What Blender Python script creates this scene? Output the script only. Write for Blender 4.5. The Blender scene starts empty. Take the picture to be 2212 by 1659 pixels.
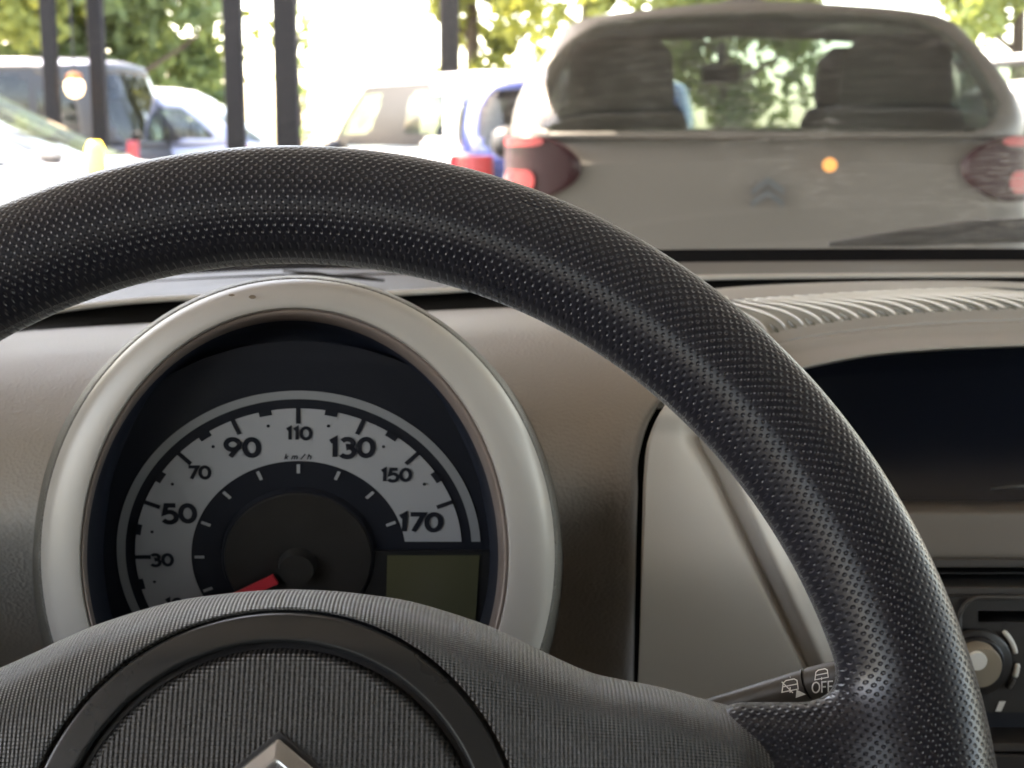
import bpy, math, random
import numpy as np
from mathutils import Vector
random.seed(7)
rng = np.random.default_rng(7)
scn = bpy.context.scene
COL = scn.collection

# ------------------------------------------------------------------ camera
CAM = np.array([0.0, 0.0, 1.10])
PITCH = math.radians(9.5)
FPX, CX, CY = 3071.0, 1105.5, 829.0          # focal length and centre on a 2211 x 1659 frame
FW = np.array([0, math.cos(PITCH), -math.sin(PITCH)])
UP = np.array([0, math.sin(PITCH), math.cos(PITCH)])
RT = np.array([1.0, 0, 0])
cd = bpy.data.cameras.new('camera'); cam = bpy.data.objects.new('camera', cd); COL.objects.link(cam)
cam.location = CAM; cam.rotation_euler = (math.pi/2 - PITCH, 0, 0)
cd.lens = 50.0; cd.sensor_width = 36.0; cd.clip_start = 0.01; cd.clip_end = 2000
cd.dof.use_dof = True; cd.dof.focus_distance = 0.44; cd.dof.aperture_fstop = 23.0
cd.dof.aperture_blades = 0
scn.camera = cam

# ------------------------------------------------------------------ sky, sun, exposure
SUN_EL, SUN_AZ = math.radians(52), math.radians(-62)      # azimuth from +Y towards +X
w = bpy.data.worlds.new('World'); scn.world = w; w.use_nodes = True
nt = w.node_tree; nt.nodes.clear()
sky = nt.nodes.new('ShaderNodeTexSky'); sky.sky_type = 'NISHITA'; sky.sun_disc = False
sky.sun_elevation = SUN_EL; sky.sun_rotation = SUN_AZ
sky.air_density = 1.0; sky.dust_density = 2.5; sky.ozone_density = 1.0
bg = nt.nodes.new('ShaderNodeBackground'); bg.inputs['Strength'].default_value = 0.15
wo = nt.nodes.new('ShaderNodeOutputWorld')
nt.links.new(sky.outputs[0], bg.inputs['Color']); nt.links.new(bg.outputs[0], wo.inputs['Surface'])
sd = bpy.data.lights.new('sun', 'SUN'); sun = bpy.data.objects.new('sun', sd); COL.objects.link(sun)
sd.energy = 2.2; sd.angle = math.radians(0.53); sd.color = (1.0, 0.95, 0.87)
sdir = Vector((math.sin(SUN_AZ)*math.cos(SUN_EL), math.cos(SUN_AZ)*math.cos(SUN_EL), math.sin(SUN_EL)))
sun.rotation_euler = sdir.to_track_quat('Z', 'Y').to_euler(); sun.location = sdir*30
scn.view_settings.view_transform = 'Standard'; scn.view_settings.look = 'None'
scn.view_settings.exposure = 4.0; scn.view_settings.gamma = 1.0
scn.view_settings.use_curve_mapping = False
scn.view_settings.use_white_balance = True
scn.view_settings.white_balance_temperature = 7900
scn.view_settings.white_balance_tint = 14
scn.render.engine = 'CYCLES'
scn.cycles.max_bounces = 10; scn.cycles.diffuse_bounces = 5; scn.cycles.transparent_max_bounces = 16
scn.cycles.sample_clamp_indirect = 6.0; scn.cycles.sample_clamp_direct = 0
scn.cycles.use_denoising = True
scn.cycles.caustics_reflective = False; scn.cycles.caustics_refractive = False

# ------------------------------------------------------------------ helpers
def at(u, v, d):
    "world point seen at (u, v) of the 2211-wide frame, at depth d metres"
    return CAM + d*(FW + (u-CX)/FPX*RT - (v-CY)/FPX*UP)

def link(o, parent=None):
    COL.objects.link(o)
    if parent is not None: o.parent = parent
    return o

def wpos(o):
    p = np.zeros(3)
    while o is not None:
        p += np.array(o.location); o = o.parent
    return p

def mk(name, V, Fc, mat, parent=None, smooth=True, uv=None, local=False, label=None, auto=None):
    V = np.asarray(V, float).reshape(-1, 3)
    if parent is not None and not local: V = V - wpos(parent)
    me = bpy.data.meshes.new(name)
    me.from_pydata(V.tolist(), [], [tuple(int(i) for i in f) for f in Fc])
    if uv is not None:
        l = me.uv_layers.new(name='UVMap')
        vi = np.zeros(len(me.loops), dtype=np.int32); me.loops.foreach_get('vertex_index', vi)
        l.data.foreach_set('uv', np.asarray(uv, float)[vi].ravel())
    me.materials.append(mat)
    if smooth:
        me.polygons.foreach_set('use_smooth', [True]*len(me.polygons))
        if auto: me.set_sharp_from_angle(angle=math.radians(auto))
    me.update()
    o = bpy.data.objects.new(name, me)
    if label: o['label'] = label
    return link(o, parent)

def tag(o, label=None, cat=None, group=None, kind=None):
    if label: o['label'] = label
    if cat: o['category'] = cat
    if group: o['group'] = group
    if kind: o['kind'] = kind
    return o

def thing(name, loc, label, cat, group=None, rz=0):
    o = bpy.data.objects.new(name, None); COL.objects.link(o); o.location = loc
    o.rotation_euler = (0, 0, rz); o.empty_display_size = .05
    return tag(o, label, cat, group)

class MB:
    def __init__(s): s.V = []; s.F = []
    def add(s, V, Fc):
        n = len(s.V); s.V += [tuple(map(float, p)) for p in V]; s.F += [tuple(i+n for i in f) for f in Fc]; return s
    def box(s, lo, hi):
        x0, y0, z0 = lo; x1, y1, z1 = hi
        return s.add([(x0,y0,z0),(x1,y0,z0),(x1,y1,z0),(x0,y1,z0),(x0,y0,z1),(x1,y0,z1),(x1,y1,z1),(x0,y1,z1)],
              [(0,3,2,1),(4,5,6,7),(0,1,5,4),(1,2,6,5),(2,3,7,6),(3,0,4,7)])
    def hexa(s, P):      # 8 points ordered as in box
        return s.add(P, [(0,3,2,1),(4,5,6,7),(0,1,5,4),(1,2,6,5),(2,3,7,6),(3,0,4,7)])
    def tube(s, pts, rad, n=12, cap=True):
        pts = [np.asarray(p, float) for p in pts]; m = len(pts)
        if not hasattr(rad, '__len__'): rad = [rad]*m
        base = len(s.V); ref = np.array([0.13, 0.21, 0.97])
        for i, p in enumerate(pts):
            t = pts[min(i+1, m-1)] - pts[max(i-1, 0)]; t /= np.linalg.norm(t)+1e-12
            a = np.cross(t, ref); a /= np.linalg.norm(a)+1e-12; b = np.cross(t, a)
            for k in range(n):
                q = 2*math.pi*k/n; s.V.append(tuple(p + rad[i]*(math.cos(q)*a + math.sin(q)*b)))
        for i in range(m-1):
            for k in range(n):
                k2 = (k+1) % n
                s.F.append((base+i*n+k, base+i*n+k2, base+(i+1)*n+k2, base+(i+1)*n+k))
        if cap:
            s.F.append(tuple(base+k for k in range(n))[::-1]); s.F.append(tuple(base+(m-1)*n+k for k in range(n)))
        return s
    def build(s, name, mat, parent=None, bevel=0, smooth=False, **k):
        o = mk(name, s.V, s.F, mat, parent, smooth=smooth or bevel > 0, **k)
        if bevel:
            b = o.modifiers.new('bevel', 'BEVEL'); b.width = bevel; b.segments = 2; b.limit_method = 'ANGLE'
            o.data.set_sharp_from_angle(angle=math.radians(40))
        return o

def cr(P, n):
    "Catmull-Rom resample of control rows P (k, ...) to n rows"
    P = np.asarray(P, float); k = len(P); out = []
    for t in np.linspace(0, k-1, n):
        i = min(int(t), k-2); f = t-i
        p0 = P[i-1] if i > 0 else 2*P[0]-P[1]; p1 = P[i]; p2 = P[i+1]; p3 = P[i+2] if i+2 < k else 2*P[-1]-P[-2]
        out.append(.5*((2*p1)+(-p0+p2)*f+(2*p0-5*p1+4*p2-p3)*f*f+(-p0+3*p1-3*p2+p3)*f**3))
    return np.array(out)

def gridf(nr, nc, wrap=False, off=0):
    Fc = []
    for i in range(nr-1):
        for j in range(nc if wrap else nc-1):
            j2 = (j+1) % nc
            Fc.append((off+i*nc+j, off+(i+1)*nc+j, off+(i+1)*nc+j2, off+i*nc+j2))
    return Fc

def patch(name, rows, nr, nc, mat, parent, **k):
    "rows[i][j] = (u, v, d) control points, far row first"
    G = cr(rows, nr); G = np.swapaxes(cr(np.swapaxes(G, 0, 1), nc), 0, 1)
    V = np.array([at(*p) for p in G.reshape(-1, 3)])
    uv = np.stack([V[:, 0], V[:, 2]+V[:, 1]], -1)
    return mk(name, V, gridf(nr, nc), mat, parent, uv=uv, **k)

def shell(o, t, bevel=0):
    s = o.modifiers.new('thickness', 'SOLIDIFY'); s.thickness = t; s.offset = -1
    return o

def box_uvd(u0, u1, v0, v1, df, db, mb=None, slant=0):
    mb = mb or MB()
    P = [at(u0,v1,df+slant), at(u1,v1,df+slant), at(u1,v1,db), at(u0,v1,db), at(u0,v0,df), at(u1,v0,df), at(u1,v0,db), at(u0,v0,db)]
    # keep the depth edges parallel to the view axis in the world, not converging
    for a, b in ((0,3),(1,2),(4,7),(5,6)):
        P[b] = P[a] + np.array([0, 1, 0])*(db-df)
    return mb.hexa(P)

# ------------------------------------------------------------------ materials
def mat(name, col, rough=.5, metal=0, spec=.5, bump=None, noise=None, coat=0, uvbump=None, emit=None):
    m = bpy.data.materials.new(name); m.use_nodes = True; t = m.node_tree; b = t.nodes['Principled BSDF']
    b.inputs['Base Color'].default_value = (*col, 1); b.inputs['Roughness'].default_value = rough
    b.inputs['Metallic'].default_value = metal; b.inputs['Specular IOR Level'].default_value = spec
    b.inputs['Coat Weight'].default_value = coat; b.inputs['Coat Roughness'].default_value = .05
    tc = t.nodes.new('ShaderNodeTexCoord')
    if noise:            # (scale, amount) brightness variation of the stuff itself, and roughness wear
        n = t.nodes.new('ShaderNodeTexNoise'); n.inputs['Scale'].default_value = noise[0]; n.inputs['Detail'].default_value = 6
        t.links.new(tc.outputs['Object'], n.inputs['Vector'])
        mr = t.nodes.new('ShaderNodeMapRange'); mr.inputs['To Min'].default_value = 1-noise[1]; mr.inputs['To Max'].default_value = 1+noise[1]
        t.links.new(n.outputs['Fac'], mr.inputs['Value'])
        mx = t.nodes.new('ShaderNodeVectorMath'); mx.operation = 'SCALE'; mx.inputs[0].default_value = col
        t.links.new(mr.outputs[0], mx.inputs['Scale']); t.links.new(mx.outputs[0], b.inputs['Base Color'])
        m2 = t.nodes.new('ShaderNodeMapRange'); m2.inputs['To Min'].default_value = rough*(1-noise[1]*.6); m2.inputs['To Max'].default_value = min(1, rough*(1+noise[1]*.6))
        t.links.new(n.outputs['Fac'], m2.inputs['Value']); t.links.new(m2.outputs[0], b.inputs['Roughness'])
    if bump:             # (scale, distance, kind)
        if bump[2] == 'voronoi':
            n = t.nodes.new('ShaderNodeTexVoronoi'); out = n.outputs['Distance']
        else:
            n = t.nodes.new('ShaderNodeTexNoise'); out = n.outputs['Fac']; n.inputs['Detail'].default_value = 3
        n.inputs['Scale'].default_value = bump[0]; t.links.new(tc.outputs['Object'], n.inputs['Vector'])
        bp = t.nodes.new('ShaderNodeBump'); bp.inputs['Distance'].default_value = bump[1]; bp.inputs['Strength'].default_value = 1
        t.links.new(out, bp.inputs['Height']); t.links.new(bp.outputs[0], b.inputs['Normal'])
    if emit:
        b.inputs['Emission Color'].default_value = (*emit[0], 1); b.inputs['Emission Strength'].default_value = emit[1]
    return m

M = {}
M['dash'] = mat('dash plastic', (.37,.352,.33), .55, spec=.35, bump=(560,.00034,'voronoi'), noise=(14,.10))
M['dash_smooth'] = mat('smooth dash plastic', (.62,.575,.525), .48, spec=.4, bump=(1500,.00004,'noise'), noise=(9,.07))
M['shelf'] = mat('windshield shelf plastic', (.085,.078,.072), .5, bump=(900,.0001,'noise'), noise=(20,.15))
M['black'] = mat('black plastic', (.010,.010,.012), .45, bump=(1200,.00006,'noise'))
M['deep'] = mat('deep black plastic', (.007,.010,.020), .55)
M['screen'] = mat('dark display cover', (.006,.008,.014), .25)
M['trim'] = mat('dark grey trim', (.055,.05,.046), .42, bump=(1300,.00005,'noise'))
M['trim_dark'] = mat('charcoal trim', (.028,.027,.027), .4, bump=(1300,.00005,'noise'))
M['knob'] = mat('beige knob', (.30,.26,.20), .45)
M['print'] = mat('pale print', (.85,.85,.80), .5)
M['satin'] = mat('satin silver', (.37,.352,.33), .42, spec=.5, metal=.08, bump=(900,.00002,'noise'), noise=(30,.08))
M['satin_inner'] = mat('satin silver step', (.26,.21,.19), .36, metal=.35)
M['chrome'] = mat('brushed chrome', (.50,.52,.555), .26, metal=1, noise=(60,.12))
M['ring'] = mat('smooth black arc trim', (.014,.015,.016), .28, noise=(18,.5), bump=(700,.00001,'noise'))
M['dial_black'] = mat('dial black', (.007,.009,.016), .5)
M['dial_panel'] = mat('dial grey black', (.012,.012,.013), .5)
M['dial_white'] = mat('dial white', (.33,.34,.36), .55)
M['dial_disc'] = mat('dial disc', (.024,.022,.021), .4, noise=(60,.3))
M['lcd'] = mat('unlit display', (.085,.084,.046), .3)
M['needle'] = mat('red needle', (.55,.035,.05), .4)
M['stalk'] = mat('stalk plastic', (.075,.068,.06), .42, bump=(1500,.00004,'noise'))
M['frit'] = mat('black glass border', (.005,.005,.006), .85, spec=.05)
M['matte'] = mat('matte black gap', (.006,.006,.006), .9, spec=.05)
M['headliner'] = mat('pale headliner', (.72,.66,.58), .95, bump=(400,.0004,'noise'))
M['cabin'] = mat('cabin fabric', (.07,.066,.062), .9, bump=(500,.0005,'noise'))
M['trimcloth'] = mat('grey seat cloth', (.26,.245,.22), .9, bump=(500,.0005,'noise'))
M['rubber'] = mat('black rubber', (.02,.02,.02), .7)

def leather():
    m = mat('perforated leather', (.008,.008,.012), .28, spec=.33); t = m.node_tree; b = t.nodes['Principled BSDF']
    uv = t.nodes.new('ShaderNodeUVMap'); mp = t.nodes.new('ShaderNodeMapping'); mp.inputs['Scale'].default_value = (1/.0025, 1/.0029, 1)
    mp2 = t.nodes.new('ShaderNodeMapping'); mp2.inputs['Rotation'].default_value = (0, 0, math.pi/4); mp2.inputs['Scale'].default_value = (1.4142, 1.4142, 1)
    v = t.nodes.new('ShaderNodeTexVoronoi'); v.inputs['Randomness'].default_value = 0; v.inputs['Scale'].default_value = 1; v.voronoi_dimensions = '2D'
    t.links.new(uv.outputs[0], mp.inputs[0]); t.links.new(mp.outputs[0], mp2.inputs[0]); t.links.new(mp2.outputs[0], v.inputs['Vector'])
    mr = t.nodes.new('ShaderNodeMapRange'); mr.interpolation_type = 'SMOOTHSTEP'; mr.inputs['From Min'].default_value = .09; mr.inputs['From Max'].default_value = .36
    t.links.new(v.outputs['Distance'], mr.inputs['Value'])
    bp = t.nodes.new('ShaderNodeBump'); bp.inputs['Distance'].default_value = .00036; bp.inputs['Strength'].default_value = 1
    t.links.new(mr.outputs[0], bp.inputs['Height']); t.links.new(bp.outputs[0], b.inputs['Normal'])
    n = t.nodes.new('ShaderNodeTexNoise'); n.inputs['Scale'].default_value = 25; tc = t.nodes.new('ShaderNodeTexCoord')
    t.links.new(tc.outputs['Object'], n.inputs['Vector'])
    m2 = t.nodes.new('ShaderNodeMapRange'); m2.inputs['To Min'].default_value = .20; m2.inputs['To Max'].default_value = .40
    t.links.new(n.outputs['Fac'], m2.inputs['Value']); t.links.new(m2.outputs[0], b.inputs['Roughness'])
    return m
M['leather'] = leather()
def sheen(m, wt, r):
    b = m.node_tree.nodes['Principled BSDF']; b.inputs['Sheen Weight'].default_value = wt; b.inputs['Sheen Roughness'].default_value = r
sheen(M['leather'], .30, .35)

def weave(name, col, sx, sy, dist, rough=.5):
    m = mat(name, col, rough, spec=.5); t = m.node_tree; b = t.nodes['Principled BSDF']
    uv = t.nodes.new('ShaderNodeUVMap'); sp = t.nodes.new('ShaderNodeSeparateXYZ'); t.links.new(uv.outputs[0], sp.inputs[0])
    def sinw(out, k, ph=None):
        a = t.nodes.new('ShaderNodeMath'); a.operation = 'MULTIPLY'; a.inputs[1].default_value = 2*math.pi/k; t.links.new(out, a.inputs[0])
        if ph is not None:
            c = t.nodes.new('ShaderNodeMath'); c.operation = 'ADD'; t.links.new(a.outputs[0], c.inputs[0]); t.links.new(ph, c.inputs[1]); a = c
        s = t.nodes.new('ShaderNodeMath'); s.operation = 'SINE'; t.links.new(a.outputs[0], s.inputs[0]); return s.outputs[0]
    nz = t.nodes.new('ShaderNodeTexNoise'); nz.inputs['Scale'].default_value = 900; t.links.new(uv.outputs[0], nz.inputs['Vector'])
    s1 = sinw(sp.outputs[0], sx); s2 = sinw(sp.outputs[1], sy)
    a = t.nodes.new('ShaderNodeMath'); a.operation = 'MULTIPLY_ADD'; a.inputs[1].default_value = .6; t.links.new(s2, a.inputs[0]); t.links.new(s1, a.inputs[2])
    a2 = t.nodes.new('ShaderNodeMath'); a2.operation = 'MULTIPLY_ADD'; a2.inputs[1].default_value = .8; t.links.new(nz.outputs['Fac'], a2.inputs[0]); t.links.new(a.outputs[0], a2.inputs[2])
    bp = t.nodes.new('ShaderNodeBump'); bp.inputs['Distance'].default_value = dist; bp.inputs['Strength'].default_value = 1
    t.links.new(a2.outputs[0], bp.inputs['Height']); t.links.new(bp.outputs[0], b.inputs['Normal'])
    return m
M['hub'] = weave('grained airbag cover', (.006,.0056,.0056), .00105, .0010, .00013, .34)
M['hub_disc'] = weave('ribbed airbag centre', (.006,.0052,.0052), .00125, .0010, .00016, .48)

sheen(M['hub'], .8, .35)
def paint(name, col, rough=.3, metal=.0, coat=.6):
    return mat(name, col, rough, metal=metal, coat=coat, noise=(3,.04))
def glassmat(name, tint, gloss=.12, dirt=0, rough=.02, haze=(.6,.6,.58), side=False):
    "thin pane: see-through tint, mirror sheen by fresnel, film of dust"
    m = bpy.data.materials.new(name); m.use_nodes = True; t = m.node_tree; t.nodes.clear()
    o = t.nodes.new('ShaderNodeOutputMaterial'); tr = t.nodes.new('ShaderNodeBsdfTransparent'); tr.inputs[0].default_value = (*tint, 1)
    gl = t.nodes.new('ShaderNodeBsdfGlossy'); gl.inputs['Roughness'].default_value = rough
    lw = t.nodes.new('ShaderNodeLayerWeight'); lw.inputs['Blend'].default_value = .5
    pw = t.nodes.new('ShaderNodeMath'); pw.operation = 'POWER'; pw.inputs[1].default_value = 5; t.links.new(lw.outputs['Facing'], pw.inputs[0])
    mm = t.nodes.new('ShaderNodeMath'); mm.operation = 'MULTIPLY_ADD'; mm.inputs[1].default_value = min(.9, gloss*12); mm.inputs[2].default_value = gloss*.6; mm.use_clamp = True
    t.links.new(pw.outputs[0], mm.inputs[0])
    mx = t.nodes.new('ShaderNodeMixShader'); t.links.new(mm.outputs[0], mx.inputs[0]); t.links.new(tr.outputs[0], mx.inputs[1]); t.links.new(gl.outputs[0], mx.inputs[2])
    last = mx
    if dirt:
        tc = t.nodes.new('ShaderNodeTexCoord'); mp = t.nodes.new('ShaderNodeMapping'); mp.inputs['Scale'].default_value = (75, 190, 190)
        n = t.nodes.new('ShaderNodeTexNoise'); n.inputs['Scale'].default_value = 1; n.inputs['Detail'].default_value = 5
        t.links.new(tc.outputs['Object'], mp.inputs[0]); t.links.new(mp.outputs[0], n.inputs['Vector'])
        n2 = t.nodes.new('ShaderNodeTexNoise'); n2.inputs['Scale'].default_value = 5; t.links.new(tc.outputs['Object'], n2.inputs['Vector'])
        r1 = t.nodes.new('ShaderNodeMapRange'); r1.inputs['From Min'].default_value = .44; r1.inputs['From Max'].default_value = .66; r1.inputs['To Max'].default_value = 1.6
        t.links.new(n.outputs['Fac'], r1.inputs['Value'])
        r2 = t.nodes.new('ShaderNodeMapRange'); r2.inputs['From Min'].default_value = .38; r2.inputs['From Max'].default_value = .68
        t.links.new(n2.outputs['Fac'], r2.inputs['Value'])
        a = t.nodes.new('ShaderNodeMath'); a.operation = 'MULTIPLY'; t.links.new(r1.outputs[0], a.inputs[0]); t.links.new(r2.outputs[0], a.inputs[1])
        if side:
            sx = t.nodes.new('ShaderNodeSeparateXYZ'); t.links.new(tc.outputs['Object'], sx.inputs[0])
            r3 = t.nodes.new('ShaderNodeMapRange'); r3.inputs['From Min'].default_value = -.30; r3.inputs['From Max'].default_value = .05; r3.inputs['To Min'].default_value = .12; r3.inputs['To Max'].default_value = 1
            t.links.new(sx.outputs[0], r3.inputs['Value'])
            n3 = t.nodes.new('ShaderNodeTexVoronoi'); n3.inputs['Scale'].default_value = 130; mp3 = t.nodes.new('ShaderNodeMapping'); mp3.inputs['Scale'].default_value = (.6, 1, 1.6)
            t.links.new(tc.outputs['Object'], mp3.inputs[0]); t.links.new(mp3.outputs[0], n3.inputs['Vector'])
            r4 = t.nodes.new('ShaderNodeMapRange'); r4.inputs['From Min'].default_value = .38; r4.inputs['From Max'].default_value = .12; r4.inputs['To Max'].default_value = 2.0
            t.links.new(n3.outputs['Distance'], r4.inputs['Value'])
            n4 = t.nodes.new('ShaderNodeTexNoise'); n4.inputs['Scale'].default_value = 9; t.links.new(tc.outputs['Object'], n4.inputs['Vector'])
            r5 = t.nodes.new('ShaderNodeMapRange'); r5.inputs['From Min'].default_value = .5; r5.inputs['From Max'].default_value = .7
            t.links.new(n4.outputs['Fac'], r5.inputs['Value'])
            k1 = t.nodes.new('ShaderNodeMath'); k1.operation = 'MULTIPLY_ADD'; t.links.new(r4.outputs[0], k1.inputs[0]); t.links.new(r5.outputs[0], k1.inputs[1]); t.links.new(a.outputs[0], k1.inputs[2])
            k2 = t.nodes.new('ShaderNodeMath'); k2.operation = 'MULTIPLY'; t.links.new(k1.outputs[0], k2.inputs[0]); t.links.new(r3.outputs[0], k2.inputs[1]); a = k2
        b = t.nodes.new('ShaderNodeMath'); b.operation = 'MULTIPLY_ADD'; b.inputs[1].default_value = dirt*(24 if side else 3); b.inputs[2].default_value = dirt; t.links.new(a.outputs[0], b.inputs[0])
        if side:
            vb = t.nodes.new('ShaderNodeMath'); vb.operation = 'MULTIPLY_ADD'; vb.inputs[1].default_value = .045; vb.inputs[2].default_value = dirt*.6; t.links.new(r3.outputs[0], vb.inputs[0]); t.links.new(vb.outputs[0], b.inputs[2])
        tl = t.nodes.new('ShaderNodeBsdfTranslucent'); tl.inputs[0].default_value = (*haze, 1)
        df = t.nodes.new('ShaderNodeBsdfDiffuse'); df.inputs[0].default_value = (*haze, 1)
        m3 = t.nodes.new('ShaderNodeMixShader'); m3.inputs[0].default_value = .3; t.links.new(tl.outputs[0], m3.inputs[1]); t.links.new(df.outputs[0], m3.inputs[2])
        m4 = t.nodes.new('ShaderNodeMixShader'); t.links.new(b.outputs[0], m4.inputs[0]); t.links.new(last.outputs[0], m4.inputs[1]); t.links.new(m3.outputs[0], m4.inputs[2])
        last = m4
    t.links.new(last.outputs[0], o.inputs['Surface'])
    return m
M['windshield'] = glassmat('dusty windshield', (.95,.95,.93), .02, dirt=.006, side=True)
M['lens'] = glassmat('instrument lens', (.97,.97,.97), .0006, dirt=0)
M['carglass'] = glassmat('tinted car glass', (.50,.58,.55), .10, dirt=.03, haze=(.30,.33,.32))
M['carglass_dark'] = glassmat('dark side glass', (.05,.06,.06), .10, dirt=.02)
M['carglass_blue'] = glassmat('blue grey car glass', (.17,.20,.20), .07, dirt=.02)
M['carglass_clear'] = glassmat('green car glass', (.62,.72,.66), .12, dirt=.03)
M['tail'] = mat('red lamp lens', (.30,.008,.014), .3)
M['tail_dark'] = mat('smoked lamp lens', (.022,.004,.007), .35, spec=.2)
M['asphalt'] = mat('asphalt', (.085,.08,.075), .9, bump=(60,.004,'noise'), noise=(2,.2))
M['yard'] = mat('pale gravel yard', (.34,.32,.28), .95, bump=(30,.01,'noise'), noise=(.4,.15))
M['steel'] = mat('dark painted steel', (.013,.012,.012), .8, spec=.2, noise=(8,.3))
M['roofsheet'] = mat('carport sheet', (.62,.58,.52), .7)
M['bark'] = mat('bark', (.07,.05,.035), .95, bump=(20,.02,'noise'))
def leafmat(name, c):
    m = bpy.data.materials.new(name); m.use_nodes = True; t = m.node_tree; t.nodes.clear()
    o = t.nodes.new('ShaderNodeOutputMaterial'); d = t.nodes.new('ShaderNodeBsdfDiffuse'); tl = t.nodes.new('ShaderNodeBsdfTranslucent')
    d.inputs[0].default_value = (*c, 1); tl.inputs[0].default_value = (c[0]*1.9, c[1]*1.7, c[2]*.9, 1)
    mx = t.nodes.new('ShaderNodeMixShader'); mx.inputs[0].default_value = .5
    t.links.new(d.outputs[0], mx.inputs[1]); t.links.new(tl.outputs[0], mx.inputs[2]); t.links.new(mx.outputs[0], o.inputs['Surface'])
    return m
M['leaf'] = leafmat('leaves', (.14,.18,.075)); M['leaf2'] = leafmat('fresh leaves', (.19,.22,.085)); M['leaf3'] = leafmat('deep leaves', (.14,.19,.105)); M['leaf_pale'] = leafmat('pale leaves', (.20,.26,.14))

# ------------------------------------------------------------------ setting: ground, carport
g = MB().add([(-300,-100,0),(300,-100,0),(300,600,0),(-300,600,0)], [(0,1,2,3)]).build('ground', M['yard']); tag(g, 'pale gravel yard beyond the carport', kind='structure')
g = MB().add([(-12,-8,.004),(12,-8,.004),(12,9.9,.004),(-12,9.9,.004)], [(0,1,2,3)]).build('road', M['asphalt']); tag(g, 'asphalt floor under the carport', kind='structure')
cp = thing('carport', (0,9.4,0), 'sheet-roofed carport whose front edge stands on the dark posts', 'carport')
MB().box((-3.9,-7,2.75),(7.5,3.9,2.80)).build('roof', M['roofsheet'], cp)
MB().box((-.8,3.92,2.75),(7.5,9.75,2.80)).build('roof', M['roofsheet'], cp)  # left side cut back so sun reaches the car ahead
for i in range(7):
    MB().box((-3.9 if i < 4 else -.8,-6+i*2.5,2.62),(7.5,-5.9+i*2.5,2.75)).build('rafter', M['steel'], cp)
MB().box((-3.9,9.45,2.60),(7.5,9.6,2.78)).build('beam', M['steel'], cp)
POSTS = [(97,118,9.3,.088,'first dark post from the left edge, in front of the grey van'),
         (207,219,9.5,.095,'second dark post from the left, in front of the grey van near its rear'),
         (506,511,9.4,.118,'dark post just right of the silver car, left one of the middle pair'),
         (617,622,9.3,.145,'dark post right one of the middle pair, against white daylight'),
         ]
for (ut, ub, d, wd, lab) in POSTS:
    pb = at(ub, 310, d); pt = at(ut, 0, d*1.0)
    o = thing('carport_post', (pb[0], pb[1], 0), lab, 'post', 'posts along the front of the carport')
    h = 2.62; x = 0; y0 = 0
    lean = (pt[0]-pb[0])/(pt[2]-pb[2])*0 
    MB().box((-wd/2,-wd/2,0.02),(wd/2,wd/2,h)).build('shaft', M['steel'], o, bevel=.008, local=True)
    MB().box((-.12,-.12,0.0),(.12,.12,.02)).build('base_plate', M['steel'], o, local=True)

pb = at(972, 310, 18.6)
o = thing('utility_pole', (pb[0], pb[1], 0), 'thick dark pole rising from behind the white and blue car roofs', 'pole')
MB().tube([(0,0,0),(0,0,7.5)], [.135,.13], 16).build('shaft', M['steel'], o, local=True, smooth=True)
MB().box((-.13,-.11,0),(.13,.11,.35)).build('footing', M['roofsheet'], o, local=True, bevel=.01)
# ------------------------------------------------------------------ cars
def sq(p, q, n=5.0):
    k = (abs(p)**n + abs(q)**n)**(-1/n); return p*k, q*k

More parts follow.
